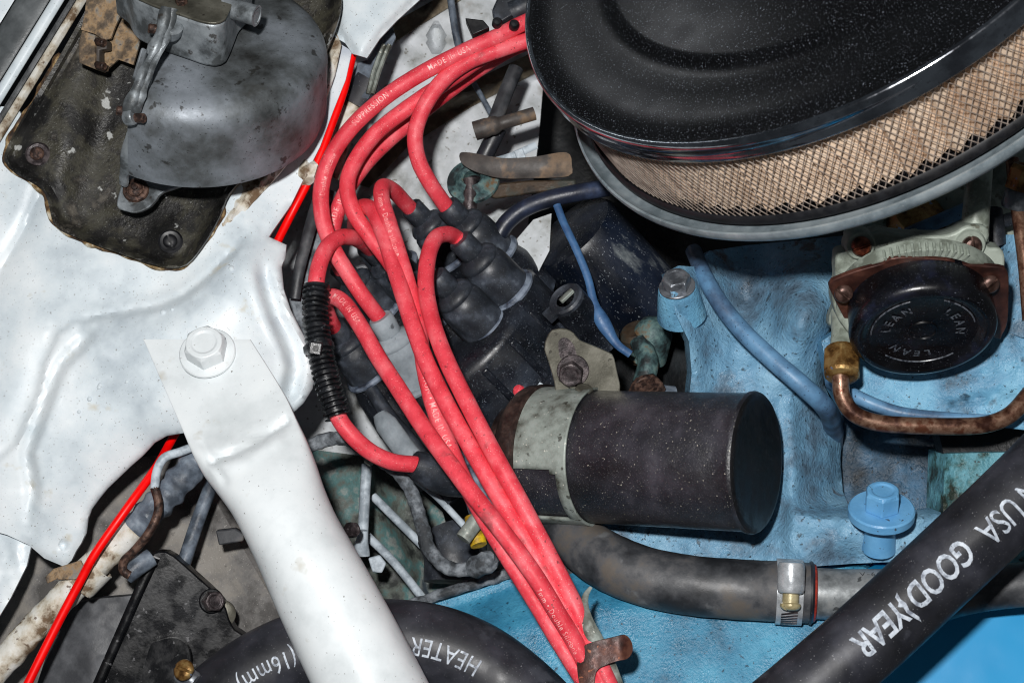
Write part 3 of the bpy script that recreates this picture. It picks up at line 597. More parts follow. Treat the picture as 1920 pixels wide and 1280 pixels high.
# ================================================================ distributor
def tipz(u, v): return -178 + (.532*(u-790)+.558*(v-520))/.637
BA = V((-.63, .65, .43)).normalized(); B1 = (E1-BA*E1.dot(BA)).normalized(); B2 = BA.cross(B1)
D0 = PA(858, 610, -300)                                   # centre of the cap's top
T = thing('distributor', D0-BA*330, 'black distributor with dusty cap under the red wires', 'distributor')
ob('cap', lathe([(0, 6), (128, 6), (172, 0), (184, -8), (189, -20), (190, -140), (200, -148), (202, -172), (190, -178)], D0, BA, 72, cap=False), M['cap'], T)
ob('body', lathe([(178, -176), (182, -190), (182, -250), (140, -270), (110, -330), (90, -420)], D0, BA, 56, cap=False), M['capdust'], T)
for k in range(7):                                        # ribs down the cap
    w = -2.1 + .42*k; q = D0 + (B1*math.cos(w)+B2*math.sin(w))*188
    ob('cap_rib', box(q-BA*80, (B1*math.cos(w)+B2*math.sin(w))*5, (B2*math.cos(w)-B1*math.sin(w))*8, BA*56), M['cap'], T, bevel=4)
c = D0 + E1*150 - E2*120 - N*60
lug = P(1060, 560, -175); lt = lug - N*4
g = lathe([(0, 0), (20, 0), (26, -2), (36, -6), (38, -14), (38, -150)], lug, N, 32)
cl = ob('clip_tower', g, M['cap'], T)
ob('tower_collar', merge(lathe([(28, 0), (34, 4), (38, 0), (38, -8)], lug, N, 32), box(lug-E1*40+N*-4, E1*14, E2*16, N*5)), M['boot'], cl)
ob('contact', box(lug+E1*6+E2*0+N*3, E1*17, E2*6, N*4), M['zinc'], cl, bevel=2)
boots = []
def boot(u, v, z=None, sc=1.0, mat='boot', label='', ax=None, L=142):
    tip = PA(u, v, tipz(u, v) if z is None else z); a = (ax or BA).normalized(); s = sc*1.04
    pr = [(17, 4), (22*s, 5), (25*s, 1), (25*s, -34*s), (24*s, -36*s), (27*s, -38*s), (36*s, -43*s), (41*s, -50*s), (42*s, -56*s), (40*s, -60*s), (41*s, -63*s), (45*s, -68*s), (47*s, -80*s), (49*s, -(L-6)*s), (48*s, -L*s), (44*s, -L*s)]
    t = thing('plug_boot', tip-a*L*s, label, 'boot', 'boots on the distributor cap')
    ob('sleeve', lathe(pr, tip, a, 40), M[mat], t)
    ob('collar', torus(tip-a*L*s*1.03, a, 49*s, 8*s, 36), M['capdust' if mat != 'dustboot' else 'dustboot'], t)
    # the cap's tower the boot sits on is a part of the distributor
    ob('tower', lathe([(44*s, -L*s+30), (46*s, -L*s-10), (56*s, -L*s-40), (60*s, -L*s-130)], tip, a, 28), M['cap'], T)
    return tip
NB = (N + V((.02, .06, 0))).normalized()
boot(840, 388, None, .98, 'boot', 'black boot nearest the round corroded eyelet, its wire dropping from the top')
boot(772, 390, None, .92, 'boot', 'black boot farthest back, half hidden behind a looping red wire')
boot(864, 452, None, 1.0, 'boot', 'black boot at right with a red wire hooking out of it to the left')
boot(694, 464, None, .90, 'boot', 'black boot at left feeding the red wire that enters the ribbed loom')
boot(714, 598, None, .98, 'dustboot', 'pale dusty grey boot under the red wire in the middle', ax=V((-.45, .80, .40)), L=150)
boot(628, 612, None, .85, 'boot', 'black boot lowest at left, beside the ribbed loom', ax=V((-.5, .78, .38)))
boot(668, 425, None, .88, 'boot', 'black boot hidden deepest under crossing red wires at left')
boot(818, 520, None, .98, 'boot', 'dusty black boot behind the hooked red wire, at the cap centre')
boot(740, 506, None, .9, 'boot', 'black boot half hidden where two red wires cross in the middle')
boot(636, 500, None, .9, 'boot', 'black boot under the crossing of the outer red wires at left')
# ================================================================ red spark plug wires
WR = 16.2
def tip(u, v): return (u, v, tipz(u, v)-zb(u, v)-14)
wires = {}
def wire(key, pts, label, r=WR, texts=()):
    path = px(pts, 7); wires[key] = path
    t = ob('spark_plug_wire', tube(path, r, 18, wob=.02), M['red'], label=label, cat='wire', group='red spark plug wires')
    for txt, u, v, th, rev, size in texts:
        g = glyphs(txt, size*.88, .004, 0, 1.2); g = ([V((p.x*.78, p.y, 0)) for p in g[0]], g[1]); s = arclen(path, u, v)
        ob('printed_text', wrap(path, r, g, s, th, rev, .35), M['print'], t, smooth=False)
wire('A', [(1060, 12, -70), (985, 42, -60), (930, 70, -52), (870, 97, -48), (790, 138, -42), (720, 184, -40), (662, 236, -40), (622, 292, -42), (603, 350, -48), (605, 410, -56), (624, 464, -66), (652, 512, -84), (684, 560, -110), tip(716, 602)],
     'topmost red wire sweeping from upper right to the pale boot, printed MADE IN USA', texts=[('MADE IN USA', 800, 132, .1, True, 19), ('SUPPRESSION •', 664, 234, .1, True, 19), ('Double Silicone', 603, 372, -.2, True, 17)])
wire('B', [(1060, 28, -120), (985, 64, -110), (920, 98, -98), (850, 145, -90), (775, 195, -84), (705, 250, -80), (664, 306, -78), (651, 350, -76), (662, 396, -80), (690, 438, -92), (722, 480, -110), (740, 506, -150), (752, 520, -210)],
     'second red wire from the top, curving down and diving under a loop')
wire('C', [(1040, 60, -190), (960, 92, -180), (905, 125, -175), (840, 172, -168), (770, 228, -160), (706, 284, -150), (662, 338, -140), (634, 392, -130), (622, 446, -150), (628, 480, -190), (640, 506, -240)],
     'red wire lowest of the upper sweep, passing behind two others, printed MADE IN', texts=[('MADE IN', 628, 428, .15, True, 19)])
wire('D', [(1060, 54, -80), (990, 76, -74), (930, 96, -66), (878, 116, -60), (832, 150, -58), (798, 196, -62), (779, 248, -76), (784, 298, -100), (808, 346, -130), tip(843, 396)],
     'red wire dropping in an S-curve to the black boot by the corroded eyelet')
wire('E', [tip(776, 398), (757, 378, -190), (738, 358, -140), (718, 350, -90), (716, 374, -55), (728, 414, -40), (746, 470, -30), (764, 530, -24), (780, 590, -20), (790, 650, -16), (800, 710, -10), (816, 770, -4), (842, 835, 6), (868, 896, 18), (905, 965, 34), (950, 1040, 36), (1000, 1120, 36), (1048, 1200, 36), (1095, 1275, 30), (1130, 1330, 20)],
     'red wire looping up above the boots, printed 7mm, lowest strand at the clip', texts=[('7mm • Double silicone', 722, 372, -.15, False, 18), ('ECTION • MADE IN USA', 794, 690, -.1, False, 20)])
wire('F', [tip(664, 430), (668, 408, -170), (680, 388, -110), (700, 396, -66), (718, 436, -40), (736, 492, -22), (754, 548, -6), (774, 610, 10), (800, 680, 26), (840, 762, 44), (890, 852, 58), (936, 932, 64), (984, 1012, 62), (1034, 1096, 52), (1078, 1176, 44), (1118, 1250, 38), (1156, 1330, 30)],
     'long red wire down the middle of the distributor, between two others')
wire('G', [tip(868, 458), (856, 446, -130), (838, 439, -96), (816, 448, -60), (802, 486, -30), (799, 540, -8), (810, 600, 12), (836, 672, 34), (880, 762, 58), (925, 848, 68), (970, 930, 70), (1014, 1012, 64), (1058, 1096, 54), (1096, 1174, 44), (1126, 1246, 40), (1162, 1330, 30)],
     'rightmost red wire hooking out of a black boot and lying across the coil bracket')
wire('I', [tip(630, 620), (618, 598, -150), (610, 572, -110), (620, 556, -70), (645, 568, -40), (676, 612, -18), (708, 668, 0), (748, 730, 22), (792, 798, 48), (838, 862, 76), (888, 928, 98), (942, 996, 104), (998, 1072, 92), (1046, 1150, 70), (1088, 1222, 50), (1136, 1330, 30)],
     'leftmost red wire from the lowest boot, printed MADE IN USA, crossing over the others', texts=[('STOR. MADE IN USA', 614, 560, .0, False, 18), ('7mm • Double Silicone', 1004, 1104, -.5, False, 17)])
wire('H', [tip(698, 470), (682, 456, -180), (662, 446, -120), (636, 446, -70), (612, 466, -34), (598, 500, -16), (592, 540, -8), (592, 590, -4), (600, 650, 0), (614, 712, 0), (632, 776, -4), (656, 812, -14), (694, 846, -34), (738, 866, -56), (790, 872, -80), (830, 884, -110)],
     'red coil wire running inside the black ribbed loom')
# ribbed loom round wire H
pth = px([(593, 536, -8), (591, 590, -4), (599, 650, 0), (613, 712, 0), (634, 782, -5)], 2.4)
L = [0.0]
for i in range(1, len(pth)): L.append(L[-1]+(pth[i]-pth[i-1]).length)
T2 = thing('ribbed_loom', pth[-1], 'black ribbed split loom around a red wire beside the white apron', 'wire loom')
ob('loom_tube', tube(pth, [22.5+3.4*(1 if (s % 10.5) < 5.6 else -1)+1.2*noise.noise(V((s*.03, 0, 0))) for s in L], 22), M['loom'], T2, ang=60)
zt = P(598, 652, 0); zd = (P(604, 680, 0)-P(594, 624, 0)).normalized()
ob('cable_tie', lathe([(27, -6), (30, -5), (30, 5), (27, 6)], zt, zd, 32), M['loom'], T2)
tie = ob('tie_head', box(P(592, 653, 32), V((12, -2, 0)), V((2, 12, 0)), V((0, 0, 6))), M['loom'], T2, bevel=2.5)
ob('tie_slot', box(P(592, 653, 39), V((5, -1, 0)), V((1, 5, 0)), V((0, 0, 1.5))), M['seal'], tie)
# wire separator at the top right of the wires
T2 = thing('wire_separator', P(940, 50, -90), 'black plastic separator clip on the red wires beside the air cleaner', 'clip')
ob('clip_arm', prism([P(*q, -30) for q in [(872, 34), (906, 38), (918, 52), (886, 66)]], V((0, 0, -60))), M['seal'], T2, bevel=2)
for u, v in ((932, 43), (964, 47)): ob('clip_finger', lathe([(10, -8), (10, 4), (7, 8), (0, 9)], P(u, v, -30), V((.1, .3, 1)), 16), M['seal'], T2)
ob('clip_body', prism([P(*q, -110) for q in [(922, 20), (940, -20), (1010, -20), (1000, 14), (960, 30), (930, 48)]], V((0, 0, -40))), M['boot'], T2, bevel=4)
T2 = ob('black_boot_pair', tube(px([(960, 24, -70), (990, 10, -64), (1020, -6, -60)]), 22, 16), M['boot'], label='black rubber sleeve behind the rim of the air cleaner at top', cat='sleeve')
# ================================================================ bundle clip at the bottom
T2 = thing('wire_clip', P(1140, 1235, 20), 'rusty brown strap clip holding the red wires at the bottom', 'clip')
cp = [(1088, 1216), (1110, 1204), (1150, 1194), (1172, 1190), (1184, 1202), (1186, 1220), (1176, 1234), (1158, 1238), (1136, 1246), (1118, 1258), (1112, 1290), (1098, 1300), (1086, 1280), (1082, 1240)]
ob('strap', sheet(smooth_poly(cp, 5), lambda u, v: 66 - .010*(u-1118)**2*.6 + 14*sstep(u-1150, 20), 5, 5), M['clipbrown'], T2)
hk = px([(1108, 1100, 40), (1098, 1116, 48), (1096, 1140, 54), (1104, 1172, 58), (1120, 1206, 52), (1140, 1246, 40), (1160, 1300, 26)], 5)
ob('hook', tube(hk, lambda t: 3+11*min(1, t*2.2), 12, flat=.35), M['zinc'], T2)
# ================================================================ ignition coil with its bracket
CA = V((0.874, 0.0, 0.486)).normalized(); cr1 = P(1418, 867, -14); rc = 131*(1-zb(1418, 867)/DP)
T2 = thing('ignition_coil', cr1-CA*200-V((0, 0, 130)), 'black cylindrical ignition coil lying across the blue engine', 'ignition coil')
LC = 350
ob('can', lathe([(rc-2, -LC), (rc, -LC+3), (rc, -40), (rc, -14), (rc+3, -10), (rc+4, -5), (rc+2, 0)], cr1, CA, 80, cap=False), M['coil'], T2, ang=60)
ob('end_face', lathe([(rc+2, 0), (rc-2, 4), (rc-9, 5), (rc-20, 4), (0, 4)], cr1, CA, 80, cap=False), M['coilend'], T2)
ob('tower_end', lathe([(rc+2, -LC-88), (rc+8, -LC-94), (rc+9, -LC-112), (rc+4, -LC-122), (rc-10, -LC-136), (rc-24, -LC-140), (rc-34, -LC-164), (60, -LC-180), (40, -LC-186), (34, -LC-240), (0, -LC-240)], cr1, CA, 60, cap=False), M['bakecap'], T2)
ob('rim_ring', lathe([(rc+4, -LC-92), (rc+11, -LC-92), (rc+11, -LC-86), (rc+4, -LC-82)], cr1, CA, 60, cap=False), M['bakecap'], T2)
a_, b_ = frame(CA)
def cyl(w, h, r): return cr1 + CA*h + (V((0, 0, 1))-CA*CA.z).normalized()*r*math.cos(w) + CA.cross((V((0, 0, 1))-CA*CA.z).normalized())*r*math.sin(w)
# band with a window
hs = [-LC-94, -LC-86, -LC-78, -LC-60, -LC-30, -LC-8, -LC+4, -LC+14, -LC+22, -LC+26]; nw = 96; v, f = [], []
rb_ = rc+6
for h in hs:
    for k in range(nw): v.append(cyl(2*PI*k/nw, h, rb_))
sgn = 1 if cyl(PI/2, 0, 1).y > cyl(0, 0, 1).y else -1
def inwin(i, k):
    w = (2*PI*(k+.5)/nw); w = w-2*PI if w > PI else w; w *= -sgn       # + is towards the bottom of the picture
    return 1 <= i <= 5 and .10 < w < 1.02 and not (i == 5 and w < .17)
for i in range(len(hs)-1):
    for k in range(nw):
        if not inwin(i, k): f.append((i*nw+k, i*nw+(k+1) % nw, (i+1)*nw+(k+1) % nw, (i+1)*nw+k))
band = ob('band', (v, f), M['zinc'], T2, ang=60)
so = band.modifiers.new('s', 'SOLIDIFY'); so.thickness = 5*S; so.offset = -1
ob('inner_can', lathe([(rc-1, -LC-122), (rc-1, -LC+4)], cr1, CA, 60, cap=False), M['coil'], T2)
bp = smooth_poly([(1022, 643), (1026, 632), (1035, 619), (1048, 616), (1062, 617), (1076, 624), (1087, 637), (1118, 650), (1148, 664), (1152, 672), (1158, 700), (1163, 724), (1160, 742), (1148, 748), (1100, 750), (1046, 748), (1042, 738), (1039, 716), (1030, 684), (1021, 656)], 7)
B0 = P(1090, 690, -92); bn = V((.04, -.16, 1)).normalized()
pl = ob('bracket_plate', prism([PP(a, b, B0, bn) for a, b in bp], -bn*9), M['steel'], T2, bevel=1.6)
sl = [(1047, 640), (1052, 634), (1061, 633), (1069, 638), (1076, 648), (1080, 660), (1080, 672), (1052, 672)]
ob('slot', prism([PP(a, b, B0+bn*.7, bn) for a, b in smooth_poly(sl, 4)], -bn*1.2), M['boltdark'], pl)
bb = PP(1074, 694, B0, bn)
wsh = ob('bolt_washer', washer(bb, bn, 31, 5), M['boltdark'], pl)
ob('bolt_head', hexhead(bb+bn*4+V((-4, -4, 0)), (bn+V((-.12, -.1, 0))), 25, 20, rot=.4, dish=True), M['boltdark'], pl, smooth=False, bevel=1.2)
ob('band_bolt', hexhead(P(1094, 738, -96), V((.1, .8, .5)), 18, 14), M['steel'], T2, smooth=False, bevel=1)
# terminals at the coil's left end
ob('terminal', tube([P(905, 960, -10), P(868, 1010, 0)], 15, 18), M['zinc'], T2)
tcap = ob('terminal_sleeve', tube(px([(886, 968, -40), (892, 1000, -34), (898, 1022, -30)], 5), lambda t: 15+2*math.sin(t*3), 16), M['yellow'], T2)
ob('nozzle_boot', tube(px([(776, 868, -76), (800, 878, -92), (835, 896, -120), (870, 900, -140)], 5), lambda t: 25+8*min(1, t*3), 20), M['boot'], T2)
ob('lower_shell', tube(px([(890, 850, -120), (905, 910, -110), (925, 980, -120)], 8), 40, 14), M['capdust'], T2)
# ================================================================ air cleaner
AC = V((517, 793, 250))
T = thing('air_cleaner', AC-N*232, 'round black air cleaner with chrome rim and tan mesh filter at top right', 'air cleaner')
nA = 220
ob('lid', lathe([(0, 9), (10, 9), (250, 9), (390, 8), (402, 7), (412, 2), (422, 0), (440, 0), (470, 2), (510, 5), (545, 5), (562, 2), (572, 1)], AC, N, nA, cap=False), M['lid'], T, ang=70)
ob('lid_rim', lathe([(572, 1), (576, 3), (580, 2.5), (582.5, -1), (583.5, -9), (583, -14), (580, -20), (581, -30), (583, -38), (582, -42), (577, -43), (566, -40)], AC, N, nA, cap=False), M['chrome'], T, ang=80)
rm, h0, h1 = 566.0, -40.0, -204.0
# pleated paper
v, f = [], []; npl = 84
for k in range(npl*2):
    w = 2*PI*k/(npl*2) + (.55*(2*PI/npl/2) if k % 2 else 0); r = 560 if k % 2 == 0 else 540
    r += 2*math.sin(k*1.7)
    for j, h in enumerate((h0-2, (h0+h1)/2, h1+3)): v.append(AC+N*h+(E1*math.cos(w+.012*math.sin(k*.37)*(j-1))+E2*math.sin(w+.012*math.sin(k*.37)*(j-1)))*r)
n2 = npl*2
for k in range(n2):
    for j in (0, 1): a, b = k*3+j, ((k+1) % n2)*3+j; f.append((a, b, b+1, a+1))
ob('filter_paper', (v, f), M['paper'], T, smooth=False)
# diamond wire mesh: two families of inclined strands
v, f = [], []; ns = 270; seg = 11; slope = (h0-h1)*.62/rm
for fam in (1, -1):
    for i in range(ns):
        w0 = 2*PI*i/ns; base = len(v)
        for j in range(seg+1):
            t = j/seg; w = w0 + fam*slope*t; rr = rm + fam*.9
            c = AC + N*(h0+(h1-h0)*t) + (E1*math.cos(w)+E2*math.sin(w))*rr
            o = (E1*math.cos(w)+E2*math.sin(w)); tg = (E2*math.cos(w)-E1*math.sin(w))
            s = .95
            v += [c+o*s, c+tg*s*1.2, c-o*s, c-tg*s*1.2]
        for j in range(seg):
            for k in range(4): f.append((base+j*4+k, base+j*4+(k+1) % 4, base+(j+1)*4+(k+1) % 4, base+(j+1)*4+k))
ob('wire_mesh', (v, f), M['mesh'], T, kind='stuff', smooth=False)
ob('filter_seal', lathe([(574, h1+10), (579, h1+4), (579, h1-8), (568, h1-14), (470, h1-14)], AC, N, 140, cap=False), M['seal'], T)
ob('inner_core', lathe([(505, h0+4), (505, h1-12)], AC, N, 90, cap=False), M['paper'], T)
ob('base_tray', lathe([(0, -226), (560, -226), (588, -222), (597, -214), (600, -206), (604, -206), (606, -212), (604, -224), (597, -234), (560, -240), (300, -246), (0, -246)], AC, N, nA, cap=False), M['tray'], T, ang=50)
# ================================================================ blue engine
T = thing('intake_manifold', P(1420, 800, -260), 'rough blue painted intake manifold casting behind the coil', 'intake manifold')
MB = [(1248, 512), (1272, 498), (1300, 500), (1330, 470), (1400, 460), (1600, 440), (1620, 560), (1560, 600), (1552, 640), (1545, 720), (1566, 770), (1580, 800), (1576, 860), (1580, 920), (1592, 950), (1640, 960), (1700, 968), (1764, 960), (1770, 1010), (1740, 1050), (1600, 1056), (1400, 1070), (1180, 1070), (1080, 1030), (1060, 960), (1200, 900), (1290, 760), (1297, 700), (1292, 640), (1268, 590)]
mf = field([(1270, 530, -150), (1280, 600, -170), (1300, 700, -180), (1340, 540, -250), (1400, 560, -330), (1400, 640, -270), (1480, 520, -250), (1500, 600, -150), (1540, 640, -230), (1440, 700, -200), (1540, 720, -230), (1350, 740, -190), (1480, 800, -196), (1490, 900, -190), (1570, 800, -300), (1570, 920, -300), (1530, 860, -236), (1440, 960, -226), (1480, 1000, -170), (1600, 980, -170), (1700, 1000, -180), (1600, 1050, -220), (1300, 1000, -230), (1150, 1040, -240), (1200, 900, -240), (1330, 860, -220), (1600, 450, -300), (1330, 480, -280)])
def man(u, v):
    z = mf(u, v) + 85*sstep(700-v, 90)
    z += ridge(u, v, [(1482, 760), (1488, 850), (1484, 950), (1482, 1020)], 14, 14)
    z += 34*sstep(v-962, 12)*sstep(u-1500, 30)
    z += ridge(u, v, [(1490, 960), (1560, 966), (1650, 968), (1760, 966)], 14, 16)
    z += ridge(u, v, [(1500, 520), (1524, 600), (1500, 680)], 40, 24)
    z += ridge(u, v, [(1270, 540), (1300, 640), (1310, 760)], 26, 26)
    e = dist(u, v, [(1560, 600), (1545, 720), (1580, 800), (1576, 860), (1580, 920)]); z -= 30*math.exp(-(e/14)**2)
    z += 7*noise.fractal(V((u*.035, v*.035, 1)), 1, 2, 4)
    return z
ob('casting', sheet(MB, man, 8, 90, back=False), M['bluegrime'], T)
boss = P(1270, 540, -56); bx = V((-.18, .72, .66)).normalized()
ob('bolt_boss', lathe([(48, -70), (42, -30), (38, -6), (36, 0), (0, 0)], boss, bx, 36), M['blue'], T)
b = ob('washer', washer(boss+bx*1, bx, 35, 5), M['bolt'], T)
ob('bolt_head', hexhead(boss+bx*4, bx, 28, 26, rot=.1), M['bolt'], b, smooth=False, bevel=1.5)
# floor of the recess and upper deck
T = thing('engine_deck', P(1700, 800, -300), 'smooth blue engine deck below the round black choke cap', 'engine block')
dk = [(1540, 640), (1600, 600), (1960, 560), (1960, 810), (1870, 800), (1800, 792), (1720, 792), (1640, 790), (1590, 780), (1560, 730)]
def deck(u, v):
    z = -90 + .1*(u-1700) + 5*noise.fractal(V((u*.03, v*.03, 9)), 1, 2, 3)
    z += ridge(u, v, [(1780, 758), (1860, 742), (1960, 728)], 8, 9)
    z += 16*sstep(700-v, 30)
    return z
ob('upper_deck', sheet(dk, deck, 8, 60, back=False), M['blue'], T)
ob('recess_floor', sheet([(1560, 770), (1800, 770), (1960, 760), (1960, 900), (1800, 980), (1780, 990), (1570, 980)], lambda u, v: -400 + 6*noise.fractal(V((u*.04, v*.04, 2)), 1, 2, 3) + 20*sstep(u-1640, 60), 10, 20, back=False), M['blueshade'], T)  # shade of the recess is in the floor's darker blue
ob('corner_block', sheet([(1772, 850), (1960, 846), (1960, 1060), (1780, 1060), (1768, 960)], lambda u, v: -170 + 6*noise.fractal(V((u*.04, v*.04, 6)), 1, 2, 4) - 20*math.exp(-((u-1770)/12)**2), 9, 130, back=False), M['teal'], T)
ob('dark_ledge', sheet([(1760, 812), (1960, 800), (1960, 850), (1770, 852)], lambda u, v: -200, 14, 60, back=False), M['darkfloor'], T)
# big headed bolt
T = thing('flange_bolt', P(1650, 1010, -190), 'light blue painted hex bolt with thick wide washer on the manifold', 'bolt')
fb = P(1652, 968, -110); fx = V((-.05, .86, .5)).normalized()
ob('sleeve', lathe([(32, -74), (29, -40), (27, -8), (27, 0)], fb, fx, 28), M['lightblue'], T)
ob('washer', lathe([(28, 0), (58, 0), (61, 3), (61, 17), (58, 20), (20, 20)], fb, fx, 48), M['lightblue'], T)
ob('bolt_head', hexhead(fb+fx*20, fx, 34, 40, rot=.35), M['lightblue'], T, smooth=False, bevel=2)
# valve cover
T = thing('valve_cover', P(1400, 1200, -200), 'blue valve cover with dusty rail along the bottom of the picture', 'valve cover')
VC = [(720, 1360), (730, 1180), (800, 1136), (900, 1104), (1010, 1066), (1070, 1046), (1200, 1040), (1400, 1044), (1560, 1046), (1700, 1052), (1800, 1090), (1880, 1120), (1980, 1110), (1980, 1380)]
VR = [(760, 1150), (830, 1122), (930, 1090), (1020, 1060), (1090, 1040), (1300, 1050), (1560, 1060)]
def vc(u, v):
    d = side(u, v, VR)
    z = -250 + 70*sstep(d-46, 60) + min(1, max(0, d/260))*40 + ridge(u, v, VR, 12, 16)
    return z + 1.5*noise.noise(V((u*.02, v*.02, 0)))
VL = [p for p in VC]
ob('dusty_side', sheet([(720, 1360), (730, 1180), (800, 1136), (900, 1104), (1010, 1066), (1070, 1046), (1200, 1040), (1400, 1044), (1560, 1046), (1640, 1050), (1560, 1150), (1440, 1300), (1400, 1360)], vc, 10, 30, back=False), M['cyandust'], T)
ob('cover_top', sheet([(1400, 1361), (1440, 1301), (1560, 1151), (1640, 1051), (1720, 1060), (1790, 1090), (1880, 1124), (1980, 1112), (1980, 1380)], vc, 12, 30, back=False), M['cyan'], T)
ob('gasket_rail', tube(px([(760, 1138, -228), (830, 1112, -226), (930, 1082, -224), (1020, 1052, -222), (1090, 1032, -224)]), 11, 10, wob=.3), M['tape'], T)
# ================================================================ blue oversprayed hose, pipes
ob('blue_hose', tube(px([(1300, 470, -190), (1322, 520, -126), (1350, 568, -106), (1392, 620, -96), (1446, 672, -86), (1504, 722, -84), (1548, 764, -130), (1562, 800, -280), (1560, 840, -420)]), lambda t: 16+5*t, 18), M['bluehose'], label='blue oversprayed rubber hose slanting down beside the choke', cat='hose')
# ================================================================ choke assembly
T = thing('automatic_choke', P(1730, 660, -100), 'grey green choke casting with round black cap and brown retaining ring', 'choke')
CX = V((-.03, -.80, .60)).normalized(); c0 = P(1731, 624, 130); kk = 1-c0.z/DP; rr = 137*kk
ob('cap', lathe([(0, -5), (rr*.16, -5), (rr*.17, -2), (rr*.2, -2), (rr*.21, -5), (rr*.72, -5), (rr*.78, -1), (rr*.83, 4), (rr*.9, 5), (rr*.965, 1), (rr*.995, -6), (rr*1.0, -14), (rr*.985, -30), (rr*.98, -76), (rr*.97, -92)], c0, CX, 96, cap=False), M['bake'], T, ang=60)
ca, cb = V((1, 0, 0)), None
ca = (ca-CX*ca.dot(CX)).normalized(); cb = CX.cross(ca)             # cb points up in the picture
capo = [o for o in bpy.data.objects if o.name.startswith('cap') and o.parent == T][0]
def onface(g, ang, rad, flip=False):
    out = []
    for p in g[0]:
        a = ang - p.x/rad if not flip else ang + p.x/rad
        r = rad + p.y if not flip else rad - p.y
        out.append(c0+(ca*math.cos(a)+cb*math.sin(a))*r+CX*(-3.6))
    return out, g[1]
for txt, ang, fl_ in (('LEAN', 2.62+.62, False), ('LEAN', .62+.50, False), ('LEAN', -1.57-.40+.8, False)):
    ob('embossed_text', onface(glyphs(txt, 23, .022, 0, 1.6), ang, rr*.50, fl_), M['bakeprint'], capo, smooth=False)
for a0, a1 in ((2.0, 3.3), (.35, 1.35), (-2.2, -.75)):
    pts = [c0+(ca*math.cos(a0+(a1-a0)*k/20)+cb*math.sin(a0+(a1-a0)*k/20))*rr*.70+CX*-3.6 for k in range(21)]
    ob('arrow_line', tube(pts, 1.5, 6), M['bakeprint'], capo)
# retaining ring plate
r0 = c0-CX*62
rp = smooth_poly([(1553, 536), (1558, 528), (1600, 511), (1655, 495), (1668, 487), (1700, 484), (1780, 488), (1800, 496), (1874, 502), (1886, 508), (1891, 520), (1891, 560), (1889, 604), (1880, 626), (1866, 634), (1800, 560), (1690, 550), (1620, 585), (1592, 606), (1578, 588), (1562, 556)], 6)
ring = ob('retaining_ring', prism([PP(a, b, r0, CX) for a, b in rp], -CX*9), M['copperring'], T, bevel=1.5)
for (u, v, mt, rot) in ((1581, 549, 'bronzescrew', .9), (1855, 531, 'bronzescrew', 2.4)):
    ob('ring_screw', slot_screw(PP(u, v, r0+CX*4, CX), (CX+V((0, .35, .5))), 17, 14, rot), M[mt], ring, ang=30)
# casting behind the ring
r1 = c0-CX*92
hp = smooth_poly([(1567, 525), (1566, 500), (1570, 474), (1590, 468), (1588, 446), (1598, 436), (1626, 438), (1648, 432), (1668, 436), (1700, 440), (1760, 442), (1790, 436), (1812, 424), (1846, 424), (1856, 440), (1850, 462), (1876, 466), (1884, 480), (1884, 506), (1880, 560), (1830, 640), (1640, 650), (1580, 610), (1560, 560)], 7)
cx2 = (CX+V((0, .5, .35))).normalized()
hs_ = ob('housing', prism([PP(a, b, r1, cx2) for a, b in hp], -cx2*48), M['choke'], T, bevel=5, seg=3)
# serrated adjusting scale along the arch
for k in range(13):
    a = 2.16-k*.083; q = c0-CX*74+(ca*math.cos(a)+cb*math.sin(a))*rr*1.10
    ob('scale_tooth', box(q, (ca*math.cos(a)+cb*math.sin(a))*9, (cb*math.cos(a)-ca*math.sin(a))*2.2, CX*9), M['choke'], hs_, bevel=1)
ob('scale_arch', lathe([(rr*1.02, -94), (rr*1.13, -94), (rr*1.14, -86), (rr*1.12, -68), (rr*1.02, -66)], c0, CX, 60, cap=False), M['choke'], T)
for (u, v, mt, rot) in ((1614, 461, 'copperscrew', 1.9), (1821, 460, 'bronzescrew', 0.1)):
    q = PP(u, v, r1+cx2*8, cx2)
    ob('boss', lathe([(30, -30), (27, -4), (24, -1), (0, -1)], q, cx2, 28), M['choke'], hs_)
    ob('housing_screw', slot_screw(q, (cx2+V((0, .0, .3))), 18, 17, rot), M[mt], hs_, ang=30)
ob('lower_neck', tube([P(1582, 590, 10), P(1580, 625, 20), P(1578, 652, 28)], [24, 21, 21], 24), M['choke'], T)
ob('side_web', prism([P(*q, 4) for q in [(1568, 560), (1600, 560), (1604, 600), (1570, 620), (1555, 606), (1556, 590)]], V((0, 0, -40))), M['choke'], T, bevel=4)
ob('riser_tube', tube([PA(1826, 452, 150), PA(1830, 400, 150), PA(1836, 330, 155), PA(1842, 240, 160)], [26, 24, 23, 23], 28), M['choke'], T)
